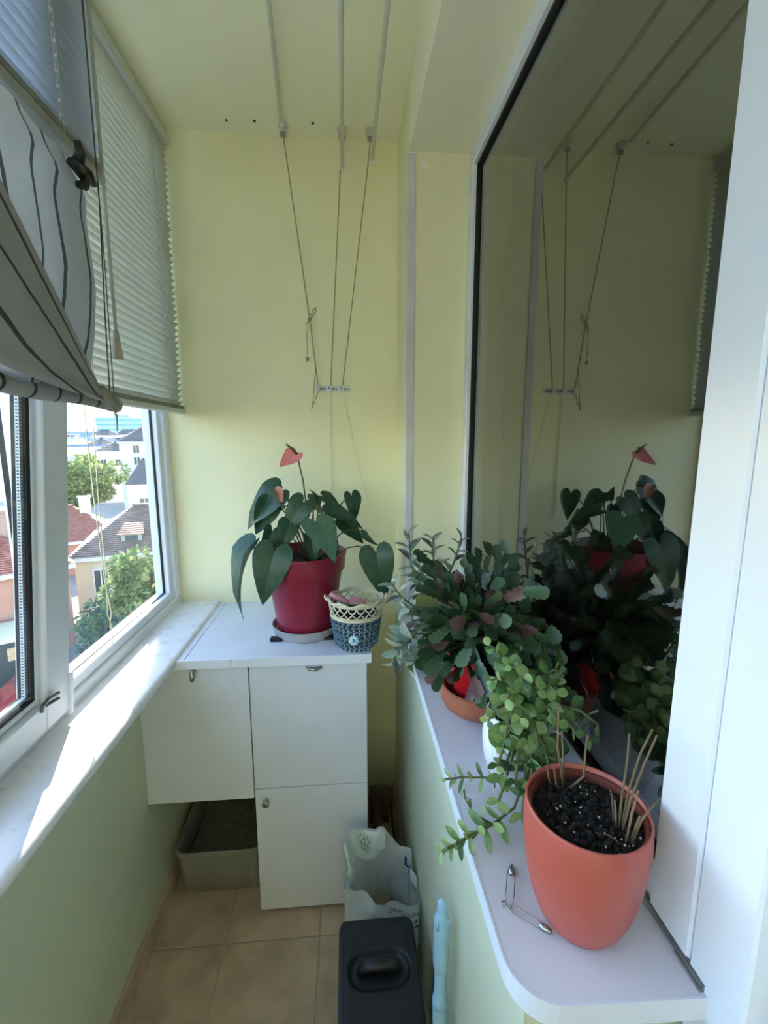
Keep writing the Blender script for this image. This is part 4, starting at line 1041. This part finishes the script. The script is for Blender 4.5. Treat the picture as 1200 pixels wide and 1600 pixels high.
def tree(name,label,az,r,zc,rx,rzv,n_,ls,mats,trunk=.25):
    p=pol(az,r); t=thing(name,label,'tree',(p.x,p.y,GZ))
    hh=zc-GZ
    tm=MB(); tm.tube([(0,0,0),(.1,0,hh*.45),(.2,.1,hh*.8),(.1,.1,hh+rzv*.3)],[trunk,trunk*.8,trunk*.5,trunk*.15],8)
    for k in range(7):
        a=2*pi*k/7; tm.tube([(.12,.05,hh*.62+.1*k),(.5*rx*cos(a)*.6,.5*rx*sin(a)*.6,hh*.9),(.8*rx*cos(a)*.8,.8*rx*sin(a)*.8,hh+.25*rzv*sin(k))],[trunk*.35,trunk*.22,.03],5)
    tm.build('trunk', M('bark',(92,78,62),.9), t, world=False)
    blobs=[]
    for k in range(26):
        u=V((rng.gauss(0,1),rng.gauss(0,1),rng.gauss(0,1))).normalized()*rng.uniform(.45,.95)
        blobs.append((V((u.x*rx,u.y*rx,hh+u.z*rzv)),rng.uniform(.28,.45)*min(rx,rzv)))
    ms=[MB() for _ in mats]
    for k in range(n_):
        c,rr=blobs[rng.randrange(len(blobs))]
        u=V((rng.gauss(0,1),rng.gauss(0,1),rng.gauss(0,1))).normalized()
        q=c+u*rr*rng.uniform(.6,1.05)
        d=(u+V((rng.uniform(-1,1),rng.uniform(-1,1),rng.uniform(-1,.3)))).normalized(); s_=d.orthogonal().normalized()
        L=ls*rng.uniform(.6,1.3); W=L*.45
        ms[rng.randrange(len(mats))].add([q,q+d*L*.5+s_*W*.5,q+d*L,q+d*L*.5-s_*W*.5],[(0,1,2,3)])
    for m_,mt in zip(ms,mats):
        o=m_.build('foliage', mt, t, world=False); o['kind']='stuff'
tl=[M('tree_leaf',(118,132,78),.6,var=.2,scale=.8,transl=.35),M('tree_leaf_light',(156,160,100),.6,var=.2,scale=.8,transl=.4),M('tree_leaf_dark',(72,98,58),.6,var=.2,scale=.8,transl=.3)]
tree('leafy_tree','leafy yellow-green tree in front of the brown tiled roof',23.7,27,-5.9,2.1,1.65,6000,.34,tl)
tree('leafy_tree','big leafy tree behind the red tiled roof, by the mansard house',28.9,77,-4.5,5.3,3.4,7000,.66,tl)
tree('leafy_tree','small dark tree below the cream facade, next to the parked car',27.6,30,-9.3,2.3,1.5,3000,.36,[tl[2],M('tree_leaf_teal',(70,96,84),.6,transl=.3)])
# kiosk and cars
pk_=pol(36.3,30); ki=thing('shop_kiosk','small dark kiosk with a cream awning at the street below','kiosk',(pk_.x,pk_.y,GZ),R(34))
MB().box(-1.6,1.2,0,2.2,0,2.6).build('wall', M('kiosk_dark',(62,66,64),.6), ki, world=False)
MB().box(-1.8,1.35,-.6,2.4,2.6,2.8).build('awning', M('kiosk_cream',(206,196,160),.7), ki, world=False)
for x in (-1.0,0,.8): MB().box(x-.3,x+.3,-.05,.0,1.4,2.1).build('poster', M('kiosk_poster',(196,190,150),.6,rgb2=(210,150,110)), ki, world=False)
def car(label,az,r,rz,colr,nm):
    p=pol(az,r); t=thing('car',label,'car',(p.x,p.y,GZ),R(rz))
    cm=M('car_'+nm,colr,.25,var=.03,coat=.5)
    prof=[(-2.1,.35),(-2.15,.75),(-1.9,.92),(-1.35,.98),(-.75,1.42),(.7,1.45),(1.35,1.0),(2.0,.85),(2.15,.6),(2.1,.35)]
    m=MB(); n_=len(prof)
    m.add([(x,-.82,z) for x,z in prof]+[(x,.82,z) for x,z in prof],[tuple(range(n_)),tuple(range(n_,2*n_))[::-1]]+[(i,n_+i,n_+(i+1)%n_,(i+1)%n_) for i in range(n_)])
    m.build('body', cm, t, world=False)
    MB().add([(-1.28,-.70,1.02),(-1.28,.70,1.02),(-.78,.62,1.40),(-.78,-.62,1.40)],[(0,1,2,3)]).add([(-.7,-.835,1.02),(1.1,-.835,1.02),(.62,-.83,1.38),(-.62,-.83,1.38)],[(0,1,2,3)]).build('windscreen', pane_out, t, world=False)
    for x in (-1.3,1.3):
        for y in (-.8,.8):
            MB().tube([(x,y-.1,.32),(x,y+.1,.32)],.32,16).build('wheel', rubber, t, world=False)
car('dark red car parked on the street beside the kiosk',34.9,27.0,40,(128,28,40),'red')
